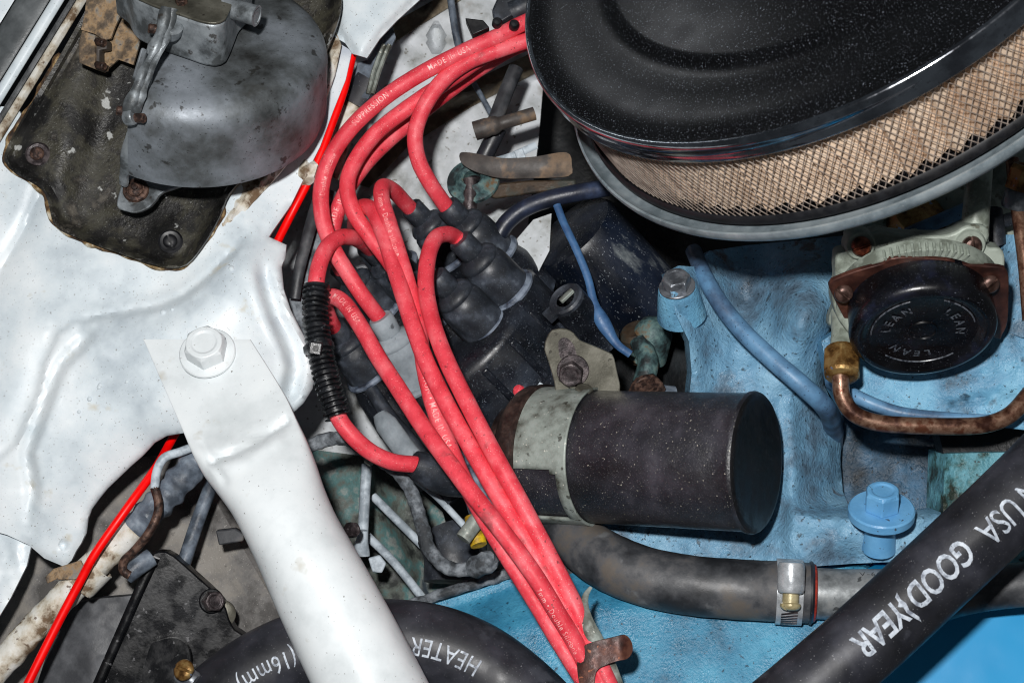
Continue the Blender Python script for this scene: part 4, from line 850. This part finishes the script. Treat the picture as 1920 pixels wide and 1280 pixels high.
# carburettor pieces behind it
T = thing('carburetor', P(1880, 560, -160), 'grey metal carburetor body half hidden behind the choke', 'carburetor')
ob('side_body', sheet([(1884, 440), (1960, 440), (1960, 640), (1915, 632), (1880, 618), (1880, 560)], lambda u, v: -60 + 20*math.sin(u*.05), 9, 90, back=False), M['bluegrime'], T)
ob('bowl', sheet([(1640, 330), (1960, 260), (1960, 450), (1880, 450), (1700, 450), (1600, 450), (1590, 400)], lambda u, v: -150 + 25*math.sin(u*.03)*math.cos(v*.04), 10, 60, back=False), M['choke'], T)
ob('float_chamber', lathe([(58, -60), (60, 0), (54, 16), (30, 26), (0, 28)], P(1720, 410, -150), V((.2, .5, .8)), 32), M['brass'], T)
ob('linkage_rod', tube([P(1700, 440, -110), P(1760, 415, -100), P(1812, 392, -90)], 14, 12), M['bluehose'], T)
ob('linkage_lever', merge(tube([P(1860, 395, -70), P(1862, 440, -64), P(1868, 462, -70)], [20, 23, 20], 18), tube([P(1830, 420, -80), P(1862, 420, -70), P(1900, 410, -80)], 13, 12)), M['boot'], T, ang=60)
ob('vent_pin', lathe([(10, -20), (10, 4), (7, 8), (0, 8)], P(1714, 438, -60), V((0, .6, .8)), 16), M['choke'], T)
# fuel line at right edge
T = thing('fuel_line', P(1915, 420, -40), 'brown metal fuel line with brass fitting at the right edge', 'pipe')
ob('line', tube(px([(1898, 300, -40), (1904, 360, -30), (1912, 420, -20), (1922, 500, -20), (1930, 600, -30)]), 13, 14), M['copperpipe'], T)
ob('fitting', hexhead(P(1912, 356, -10), V((.2, .9, .3)), 30, 48), M['brass'], T, smooth=False, bevel=1.5)
ob('fitting_nut', lathe([(24, -36), (26, -30), (26, -8), (22, 0)], P(1912, 356, -10), V((.2, .9, .3)), 24), M['bolt'], T)
# choke heat pipe with nut
T = thing('choke_heat_pipe', P(1600, 760, -60), 'tarnished copper choke pipe bending right below the black cap, with brass nut', 'pipe')
ob('pipe', tube(px([(1577, 676, 40), (1576, 712, 40), (1580, 744, 34), (1600, 774, 26), (1640, 791, 20), (1700, 797, 16), (1790, 799, 10), (1850, 795, 4), (1895, 776, 0), (1932, 736, -6), (1970, 690, -20)], 6), 15.5, 18), M['copperpipe'], T)
nb = P(1578, 706, 40); nax = (P(1580, 640, 16)-nb).normalized()
ob('nut', merge(hexhead(nb+nax*6, nax, 36, 52, rot=.3, dish=False), lathe([(20, -4), (30, 0), (33, 8)], nb, nax, 24)), M['brass'], T, smooth=False, bevel=2)
T = ob('vacuum_pipe', tube(px([(1560, 716, -130), (1596, 738, -60), (1650, 762, -46), (1705, 776, -42), (1810, 784, -44), (1900, 786, -50)], 7), lambda t: 15-7*t, 14), M['bluehose'], label='thin blue and brown pipe running behind the copper choke pipe', cat='pipe')
# ================================================================ lower coolant hose, clamp, metal pipe
T = thing('coolant_hose', P(1300, 1120, -190), 'worn grey black rubber hose below the coil with screw clamp', 'hose')
lh = px([(1040, 960, -250), (1084, 1012, -205), (1140, 1052, -170), (1210, 1080, -150), (1290, 1096, -142), (1380, 1104, -138), (1460, 1108, -136), (1520, 1111, -136)], 8)
rh = 56
ob('hose', tube(lh, lambda t: rh*(.86+.14*min(1, t*3)), 36, wob=.015), M['oldrubber'], T)
hd = (lh[-1]-lh[-8]).normalized(); he = lh[-1]
ob('hose_lip', lathe([(46, -2), (58, -3), (59, 1), (54, 5), (46, 4)], he, hd, 40), M['rubber'], T)
ob('sealant', torus(he+hd*5, hd, 49, 5, 40), M['redlip'], T)
def clampband(parent, c, d, r, w, slots, m1, screw_ang, mscrew):
    nrm = (V((0, 0, 1))-d*d.z).normalized(); up = d.cross(nrm)
    if up.y < 0: up = -up
    bd = ob('clamp_band', lathe([(r, -w), (r+3, -w), (r+3, w), (r, w)], c, d, 56), m1, parent)
    for a in slots:
        q = c+(nrm*math.cos(a)+up*math.sin(a))*(r+3.1); tg = up*math.cos(a)-nrm*math.sin(a)
        ob('clamp_slot', box(q, d*w*.62+tg*3, tg*2.0, (nrm*math.cos(a)+up*math.sin(a))*.6), M['boltdark'], bd)
    a = screw_ang; o = nrm*math.cos(a)+up*math.sin(a); tg = up*math.cos(a)-nrm*math.sin(a); q = c+o*(r+12)
    hsg = ob('clamp_housing', lathe([(17, -2), (23, 0), (25, 6), (25, 46), (23, 54), (14, 56)], q, tg, 24), m1, bd, bevel=1)
    ob('clamp_screw', merge(slot_screw(q-tg*20, -tg, 19, 12, .9, .16), lathe([(15, -20), (15, 0)], q, tg, 20, cap=False)), mscrew, bd)
    return bd
clampband(T, he-hd*40, hd, 58, 24, [-1.15+.12*k for k in range(6)], M['shiny'], .12, M['palebrass'])
lp = [he-hd*30, he+hd*60, P(1640, 1114, -136), P(1720, 1116, -140)]
T = thing('coolant_pipe', P(1600, 1120, -170), 'dull grey metal pipe end between rubber hose and lettered hose', 'pipe')
pp_ = cr(lp, 10); ob('pipe', tube(pp_, 47, 36), M['pipe'], T)
ob('stamped_text', wrap(pp_, 47, glyphs('V-69', 17, 0, 0, 1.2), 118, .9, False, .3), M['greybox'], T, smooth=False)
# ================================================================ lettered heater hoses
T = thing('lettered_hose', P(1650, 1160, 120), 'thick black rubber hose lettered GOODYEAR and USA in the lower right corner', 'hose')
gh = px([(1330, 1450, 210), (1440, 1356, 205), (1536, 1275, 200), (1640, 1184, 198), (1760, 1072, 196), (1860, 978, 196), (1940, 900, 196), (2040, 800, 200)], 10)
rg = 66
ob('hose', tube(gh, rg, 48), M['rubber'], T)
def hosetext(parent, path, r, txt, u, v, th, size, bold, shear=0, space=1.0, mat='hoseprint', rev=True, name='printed_text', xs=1.0):
    return ob(name, wrap(path, r, (lambda q: ([V((p.x*xs, p.y, 0)) for p in q[0]], q[1]))(glyphs(txt, size, bold, shear, space)), arclen(path, u, v), th, rev, .5), M[mat], parent, smooth=False)
hosetext(T, gh, rg, 'GOOD', 1802, 1034, .02, 60, .018, .12, .97, xs=.72)
hosetext(T, gh, rg, 'YEAR', 1680, 1148, .02, 60, .018, .12, .97, xs=.72)
hosetext(T, gh, rg, 'IN USA', 1932, 910, .10, 62, .004, 0, .95, xs=.72)
# winged foot between the two halves of the name
wf = [(2, -22), (6, -10), (4, 0), (8, 12), (3, 30), (5, 40), (11, 24), (14, 12), (12, 2), (18, -4), (12, -8), (10, -18)]
gg = ([V((a, b, 0)) for a, b in resample(wf, 4)], [])
n_ = len(gg[0]); tri = geometry.tessellate_polygon([gg[0]]); gg = (gg[0], [tuple(t) for t in tri])
ob('winged_foot_print', wrap(gh, rg, gg, arclen(gh, 1692, 1137), .0, True, .5), M['hoseprint'], T, smooth=False)
T = thing('heater_hose', P(700, 1230, -120), 'black rubber heater hose arching behind the white brace at the bottom', 'hose')
hh = px([(330, 1410, -110), (392, 1336, -100), (470, 1272, -95), (556, 1228, -95), (650, 1206, -95), (740, 1202, -95), (820, 1214, -95), (892, 1244, -95), (956, 1290, -95), (1020, 1352, -100), (1070, 1420, -110)], 10)
rq = 78
ob('hose', tube(hh, rq, 48), M['rubber'], T)
hosetext(T, hh, rq, 'HEATER HOSE', 912, 1258, .05, 47, .002, 0, 1.05, xs=.78)
hosetext(T, hh, rq, '5/8 (16mm)', 624, 1206, .0, 47, .002, 0, 1.05, xs=.78)
hosetext(T, hh, rq, 'MADE', 490, 1260, .42, 47, .002, 0, 1.05, xs=.85)
T2 = thing('hose_clamp', P(352, 1262, -40), 'small bright screw clamp on the heater hose at the bottom left edge', 'clamp')
ob('clamp_body', lathe([(16, -20), (19, -14), (19, 14), (16, 20)], P(352, 1270, -40), V((.8, -.4, .3)), 20), M['bolt'], T2)
ob('clamp_screw', slot_screw(P(346, 1256, -14), V((-.3, .4, .85)), 20, 12, 1.2), M['brass'], T2)
# black hose at the right edge behind the lettered hose
ob('rear_hose', tube(px([(1740, 1130, -60), (1800, 1112, -50), (1870, 1100, -40), (1980, 1090, -30)]), 40, 24), M['oldrubber'], label='dusty black hose behind the lettered hose at the right edge', cat='hose')
# ================================================================ things low at the left
T = thing('black_box', P(320, 1180, -230), 'glossy black bracket box with hex bolt at the lower left', 'box')
K0 = P(320, 1150, -150); kn = V((.10, .02, 1)).normalized()
kb = [(287, 1036), (297, 1033), (312, 1034), (326, 1042), (367, 1078), (400, 1108), (421, 1133), (430, 1160), (440, 1180), (458, 1192), (480, 1230), (480, 1340), (150, 1340), (186, 1280), (232, 1170)]
ob('face', prism([PP(a, b, K0, kn) for a, b in smooth_poly(kb, 9)], V((0, 0, -40))), M['blackpl'], T, bevel=4, seg=3)
ob('rim', tube([PP(a, b, K0+kn*4, kn) for a, b in [(290, 1044), (262, 1104), (232, 1172), (202, 1240), (160, 1336)]], 10, 10, flat=.7), M['blackpl'], T)
ob('emboss', sheet(smooth_poly([(278, 1220), (300, 1200), (330, 1196), (352, 1212), (356, 1250), (340, 1340), (260, 1340)], 7), lambda u, v: -132, 9, 14), M['blackpl'], T)
ob('side_body', sheet([(60, 1310), (96, 1200), (124, 1146), (140, 1130), (180, 1122), (250, 1116), (262, 1100), (232, 1172), (180, 1290), (150, 1340)], lambda u, v: -176 - .18*abs(u-170), 9, 30), M['greybox'], T)
q = PP(396, 1126, K0+kn*2, kn); w = ob('bolt_washer', lathe([(24, 0), (24, 4), (22, 6)], q, V((.35, .15, .9)), 28), M['blackpl'], T)
ob('bolt_head', hexhead(q+V((1, 0, 3)), V((.45, .12, .88)), 21, 26), M['boltdark'], T, smooth=False, bevel=1.5)
ob('ear', lathe([(26, -6), (26, 4), (20, 8), (0, 8)], PP(417, 1150, K0-kn*10, kn), kn, 24), M['steel'], T)
# taped white harness and its clip
T = thing('taped_harness', P(180, 1070, -90), 'white overpainted taped harness tube slanting under the red cable', 'harness')
hp_ = px([(-60, 1310, -96), (10, 1236, -92), (70, 1170, -90), (140, 1098, -86), (210, 1030, -84), (276, 966, -82), (330, 908, -84), (380, 850, -90), (430, 800, -110)], 6)
k1 = int(len(hp_)*.62)
ob('painted_run', tube(hp_[:k1+2], 27, 20, wob=.12), M['cream'], T)
ob('taped_run', tube(hp_[k1:], [28+2.5*math.sin(i*1.3) for i in range(len(hp_)-k1)], 20, wob=.25), M['greyblue'], T)
T = thing('harness_clip', P(165, 1080, -50), 'cracked cream metal clip wrapped round the taped harness', 'clip')
cc = P(166, 1078, -86); cdn = (P(210, 1030, -84)-P(140, 1098, -86)).normalized()
ob('clip_band', lathe([(30, -26), (34, -27), (35, -20), (34, 20), (34, 27), (30, 26)], cc, cdn, 30, cap=False), M['cream'], T)
ob('clip_tab', prism([P(*q_, -44) for q_ in [(84, 1082), (100, 1066), (150, 1050), (160, 1068), (142, 1086), (104, 1086), (88, 1094)]], V((0, 0, -10))), M['rusty'], T, bevel=2)
# small bent pipe: painted top, rusty foot
T = thing('bent_pipe', P(260, 1040, -60), 'thin bent pipe, white at the top and rust brown below, beside the red cable', 'pipe')
bpz = px([(376, 832, -50), (340, 846, -44), (308, 858, -38), (294, 884, -34), (290, 916, -34)], 5); bpy2 = px([(290, 914, -34), (297, 942, -34), (294, 968, -36), (278, 1000, -42), (252, 1032, -52), (232, 1052, -60), (232, 1070, -66), (244, 1078, -70)], 5)
ob('painted_pipe', tube(bpz, 8.6, 12), M['palewire'], T); ob('rusty_pipe', tube(bpy2, 8.6, 12), M['rustbolt'], T)
ob('pipe_collar', tube([P(236, 1080, -84), P(256, 1062, -84), P(284, 1044, -96)], [17, 19, 18], 16), M['greyblue'], T, ang=60)
ob('control_rod', tube(px([(408, 880, -200), (388, 930, -190), (366, 990, -180), (342, 1064, -175)]), 14, 14), M['greyblue'], label='straight dark grey rod between white brace and black box', cat='rod')
ob('rubber_clip', prism([P(*q_, -170) for q_ in [(404, 994), (440, 990), (458, 1000), (456, 1014), (410, 1022)]], V((0, 0, -22))), M['oldrubber'], bevel=3, label='small black rubber clip left of the white brace', cat='clip')
# ================================================================ thin wires and hoses between brace and coil
def cable(pts, r, mat, label, cat='wire', **k): return ob('thin_wire' if cat == 'wire' else 'small_hose', tube(px(pts, 7), r, 12, **k), M[mat], label=label, cat=cat)
cable([(560, 846, -120), (600, 828, -120), (650, 822, -120), (690, 848, -130), (740, 880, -140), (770, 920, -150), (790, 980, -150), (806, 1030, -140), (840, 1064, -130), (880, 1066, -124), (906, 1060, -120)], lambda t: 14+.8*math.sin(t*160), 'tape', 'grey taped harness curling from the brace to under the coil', 'harness', wob=.15)
g = lathe([(6, -34), (16, -28), (22, -14), (20, 0), (23, 12), (18, 26), (8, 34)], P(902, 1058, -116), V((.7, .35, .4)), 22)
ob('taped_knot', ([p+V((1, .6, .4))*7*noise.noise(p*.07) for p in g[0]], g[1]), M['tape'], label='crumpled grey tape knot at the end of the curled harness', cat='tape')
cable([(906, 1030, -110), (903, 1010, -80), (900, 1018, -60)], 8, 'tape', 'short grey lead from the tape knot to the yellow terminal')
cable([(688, 870, -330), (684, 930, -330), (680, 1000, -330), (672, 1030, -330)], 11, 'palewire', 'upright pale blue grey hose beside the brace', 'hose')
cable([(700, 930, -400), (740, 970, -390), (800, 1030, -380)], 9, 'palewire', 'upper pale straight wire slanting right of the brace')
cable([(690, 1005, -390), (740, 1055, -380), (800, 1130, -370)], 9, 'palewire', 'lower pale straight wire slanting right of the brace')
cable([(770, 890, -240), (820, 932, -230), (870, 985, -220)], 7, 'palewire', 'thin pale wire passing left of the coil terminals')
cable([(690, 720, -250), (730, 780, -240), (790, 850, -230), (850, 940, -230)], 15, 'boot', 'dark hose under the leftmost red wire beside the pale boot', 'hose')
cable([(770, 740, -260), (800, 800, -250), (850, 880, -240)], 24, 'dustboot', 'pale grey tube emerging below the dusty boot', 'hose')
T = thing('dusty_connector', P(740, 830, -240), 'dusty grey bullet connector between loom and red wires', 'connector')
ob('connector_body', tube(px([(712, 776, -200), (722, 792, -200), (748, 828, -205), (780, 870, -215)], 5), lambda t: 14+9*min(1, t*5), 20), M['dustboot'], T)
T = thing('blue_grommet', P(700, 1060, -330), 'pale blue clip foot low beside the brace', 'clip')
ob('foot', lathe([(18, -10), (16, 0), (12, 16), (10, 40)], P(678, 1030, -320), V((.1, 1, .1)), 20), M['palewire'], T)
ob('tab', prism([P(*q_, -318) for q_ in [(690, 1046), (712, 1040), (724, 1056), (716, 1074), (698, 1072)]], V((0, 0, -12))), M['palewire'], T, bevel=3)
ob('small_bolt', hexhead(P(655, 994, -200), V((.6, .2, .7)), 16, 18), M['boltdark'], label='small dark bolt head at the right edge of the brace', cat='bolt', smooth=False)
ob('wire_stub', tube([P(690, 858, -150), P(700, 866, -150)], 12, 10), M['zinc'], label='small silver ferrule on the grey harness below the red wire', cat='ferrule')
ob('dark_boot', tube(px([(836, 1000, -330), (850, 1040, -320), (850, 1090, -320)]), 60, 20), M['boot'], label='round dark rubber cover in the shade below the coil', cat='cover')
ob('fitting', lathe([(34, -30), (38, 0), (30, 12), (18, 14), (17, 4), (0, 4)], P(1080, 1072, -230), V((-.1, .2, 1)), 28), M['tape'], label='small round fitting between red wires and worn hose', cat='fitting')
# ================================================================ top centre, between wires and air cleaner
ob('control_cable', tube(px([(840, -40, -250), (848, 20, -250), (856, 70, -255), (866, 110, -265)]), 8, 10), M['greyblue'], label='thin grey control cable at top centre', cat='cable')
ob('thin_rod', tube(px([(882, 145, -330), (905, 185, -330), (925, 222, -330)]), 6, 10), M['greyblue'], label='thin grey rod behind the red wires leading to the brown fitting', cat='rod')
T = thing('tee_fitting', P(940, 240, -230), 'brown grey vacuum tee fitting left of the air cleaner', 'fitting')
ob('barrel', tube(px([(890, 246, -180), (920, 237, -178), (948, 229, -178), (972, 222, -180), (1002, 213, -184)], 4), [20, 20, 20, 20, 20, 20, 20, 19, 19, 20, 19, 18, 15, 14, 14, 14, 14, 14, 14, 14, 14, 14, 14, 14, 14, 14, 14, 14, 14, 14, 14, 14, 14, 14], 20), M['brownstrap'], T, ang=60)
ob('stem', tube(px([(968, 128, -240), (950, 170, -236), (926, 232, -230)]), 16, 14), M['oldrubber'], T)
ob('leg', tube(px([(935, 240, -220), (915, 280, -230), (900, 310, -240)]), 18, 14), M['rubber'], T)
T = thing('wire_tie', P(975, 290, -230), 'white plastic tie behind the brown strap left of the air cleaner', 'tie')
ob('strap', tube(px([(930, 302, -230), (962, 292, -228), (1006, 272, -226)]), 8, 10, flat=.5), M['palewire'], T)
ob('head', box(P(975, 290, -222), V((9, 3, 0)), V((-4, 10, 0)), V((0, 0, 6))), M['palewire'], T, bevel=2)
T = thing('corroded_eyelet', P(890, 345, -300), 'green corroded round eyelet arm on a stud behind the distributor', 'bracket')
ec = P(886, 336, -230); en = V((-.15, .5, .85)).normalized()
ob('ring', lathe([(18, 6), (24, 12), (32, 8), (38, -2), (48, 0), (54, -3), (55, -10), (50, -14), (20, -14), (18, 6)], ec, en, 44, cap=False), M['palegreen'], T)
ob('stud', tube(px([(882, 336, -225), (882, 366, -226), (880, 400, -232)]), 15, 16), M['boltdark'], T)
ob('arm', prism([P(*q_, -236) for q_ in [(920, 345), (990, 338), (1080, 336), (1080, 352), (1000, 362), (930, 372), (910, 366)]], V((0, 0, -26))), M['brownstrap2'], T, bevel=4)
T = ob('brown_strap', sheet(smooth_poly([(862, 288), (880, 286), (940, 296), (1000, 294), (1062, 286), (1072, 310), (1066, 330), (1000, 334), (940, 334), (892, 322), (866, 306)], 6), lambda u, v: -196 + .0006*(v-300)**2*-20 + 14*math.sin((u-860)*.012), 7, 10), M['brownstrap'], label='flat dark brown curved strap above the corroded eyelet', cat='strap')
ob('dark_hose', tube(px([(930, 452, -240), (948, 420, -232), (978, 394, -226), (1020, 376, -224), (1080, 362, -226), (1140, 352, -240)]), 18, 18), M['darkhose'], label='dark blue hose curving right of the black boots', cat='hose')
T = thing('dark_canister', P(1060, 560, -420), 'dark blue black canister with pale worn patches right of the distributor', 'canister')
ob('shell', lathe([(0, 14), (70, 12), (96, 4), (104, -10), (106, -230)], P(1074, 436, -330), BA, 56, cap=False), M['worn'], T)
ob('added_firewall_patch', sheet([(950, 470), (1000, 412), (1034, 400), (1030, 470), (1004, 520), (990, 540)], lambda u, v: -285, 9, 8), M['shell'], T)  # added pale sheet standing for the firewall seen through the gap
T = ob('blue_wire', tube(px([(1044, 384, -216), (1058, 420, -212), (1080, 466, -208), (1102, 520, -206), (1114, 570, -206), (1124, 592, -206), (1140, 620, -210), (1158, 646, -216), (1182, 664, -224)], 6), lambda t: 8 + 7*math.exp(-((t-.76)/.1)**2), 12, flat=.7), M['bluewire'], label='thin blue wire with swollen joint hanging right of the distributor', cat='wire')
T = thing('tan_sender', P(1180, 620, -330), 'brown and teal sender in the shade right of the blue wire', 'sender')
ob('tan_body', lathe([(34, -70), (38, -10), (30, 0), (0, 4)], P(1192, 616, -330), V((-.3, .8, .5)), 28), M['brownstrap2'], T)
ob('teal_boot', lathe([(42, -90), (40, -30), (30, -8), (16, 0), (0, 2)], P(1232, 600, -310), V((.2, .85, .5)), 28), M['palegreen'], T)
ob('teal_foot', tube(px([(1200, 640, -320), (1215, 680, -300), (1205, 720, -300)]), 22, 14), M['palegreen'], T)
T = thing('manifold_bolt', P(1225, 745, -200), 'dark rusty round bolt head above the coil', 'bolt')
ob('head', hexhead(P(1216, 738, -150), V((-.35, .65, .65)), 36, 24), M['rustbolt'], T, smooth=False, bevel=2)
ob('shank', tube([P(1222, 744, -165), P(1262, 748, -180)], 26, 18), M['greyblue'], T)
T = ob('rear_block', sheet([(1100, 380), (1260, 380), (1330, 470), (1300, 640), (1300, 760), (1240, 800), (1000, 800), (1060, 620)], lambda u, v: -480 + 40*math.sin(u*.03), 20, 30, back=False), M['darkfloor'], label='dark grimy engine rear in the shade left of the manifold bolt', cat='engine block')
ob('pale_chip', prism([P(*q_, -180) for q_ in [(998, 736), (1012, 716), (1030, 726), (1034, 742), (1010, 748)]], V((0, 0, -8))), M['palewire'], label='pale metal chip left of the coil bracket', cat='clip')
ob('red_stub', lathe([(12, -14), (12, 6), (8, 11), (0, 12)], P(974, 734, -150), V((-.4, .7, .6)), 18), M['red'], label='small red rubber stub on top of the coil end', cat='stub')
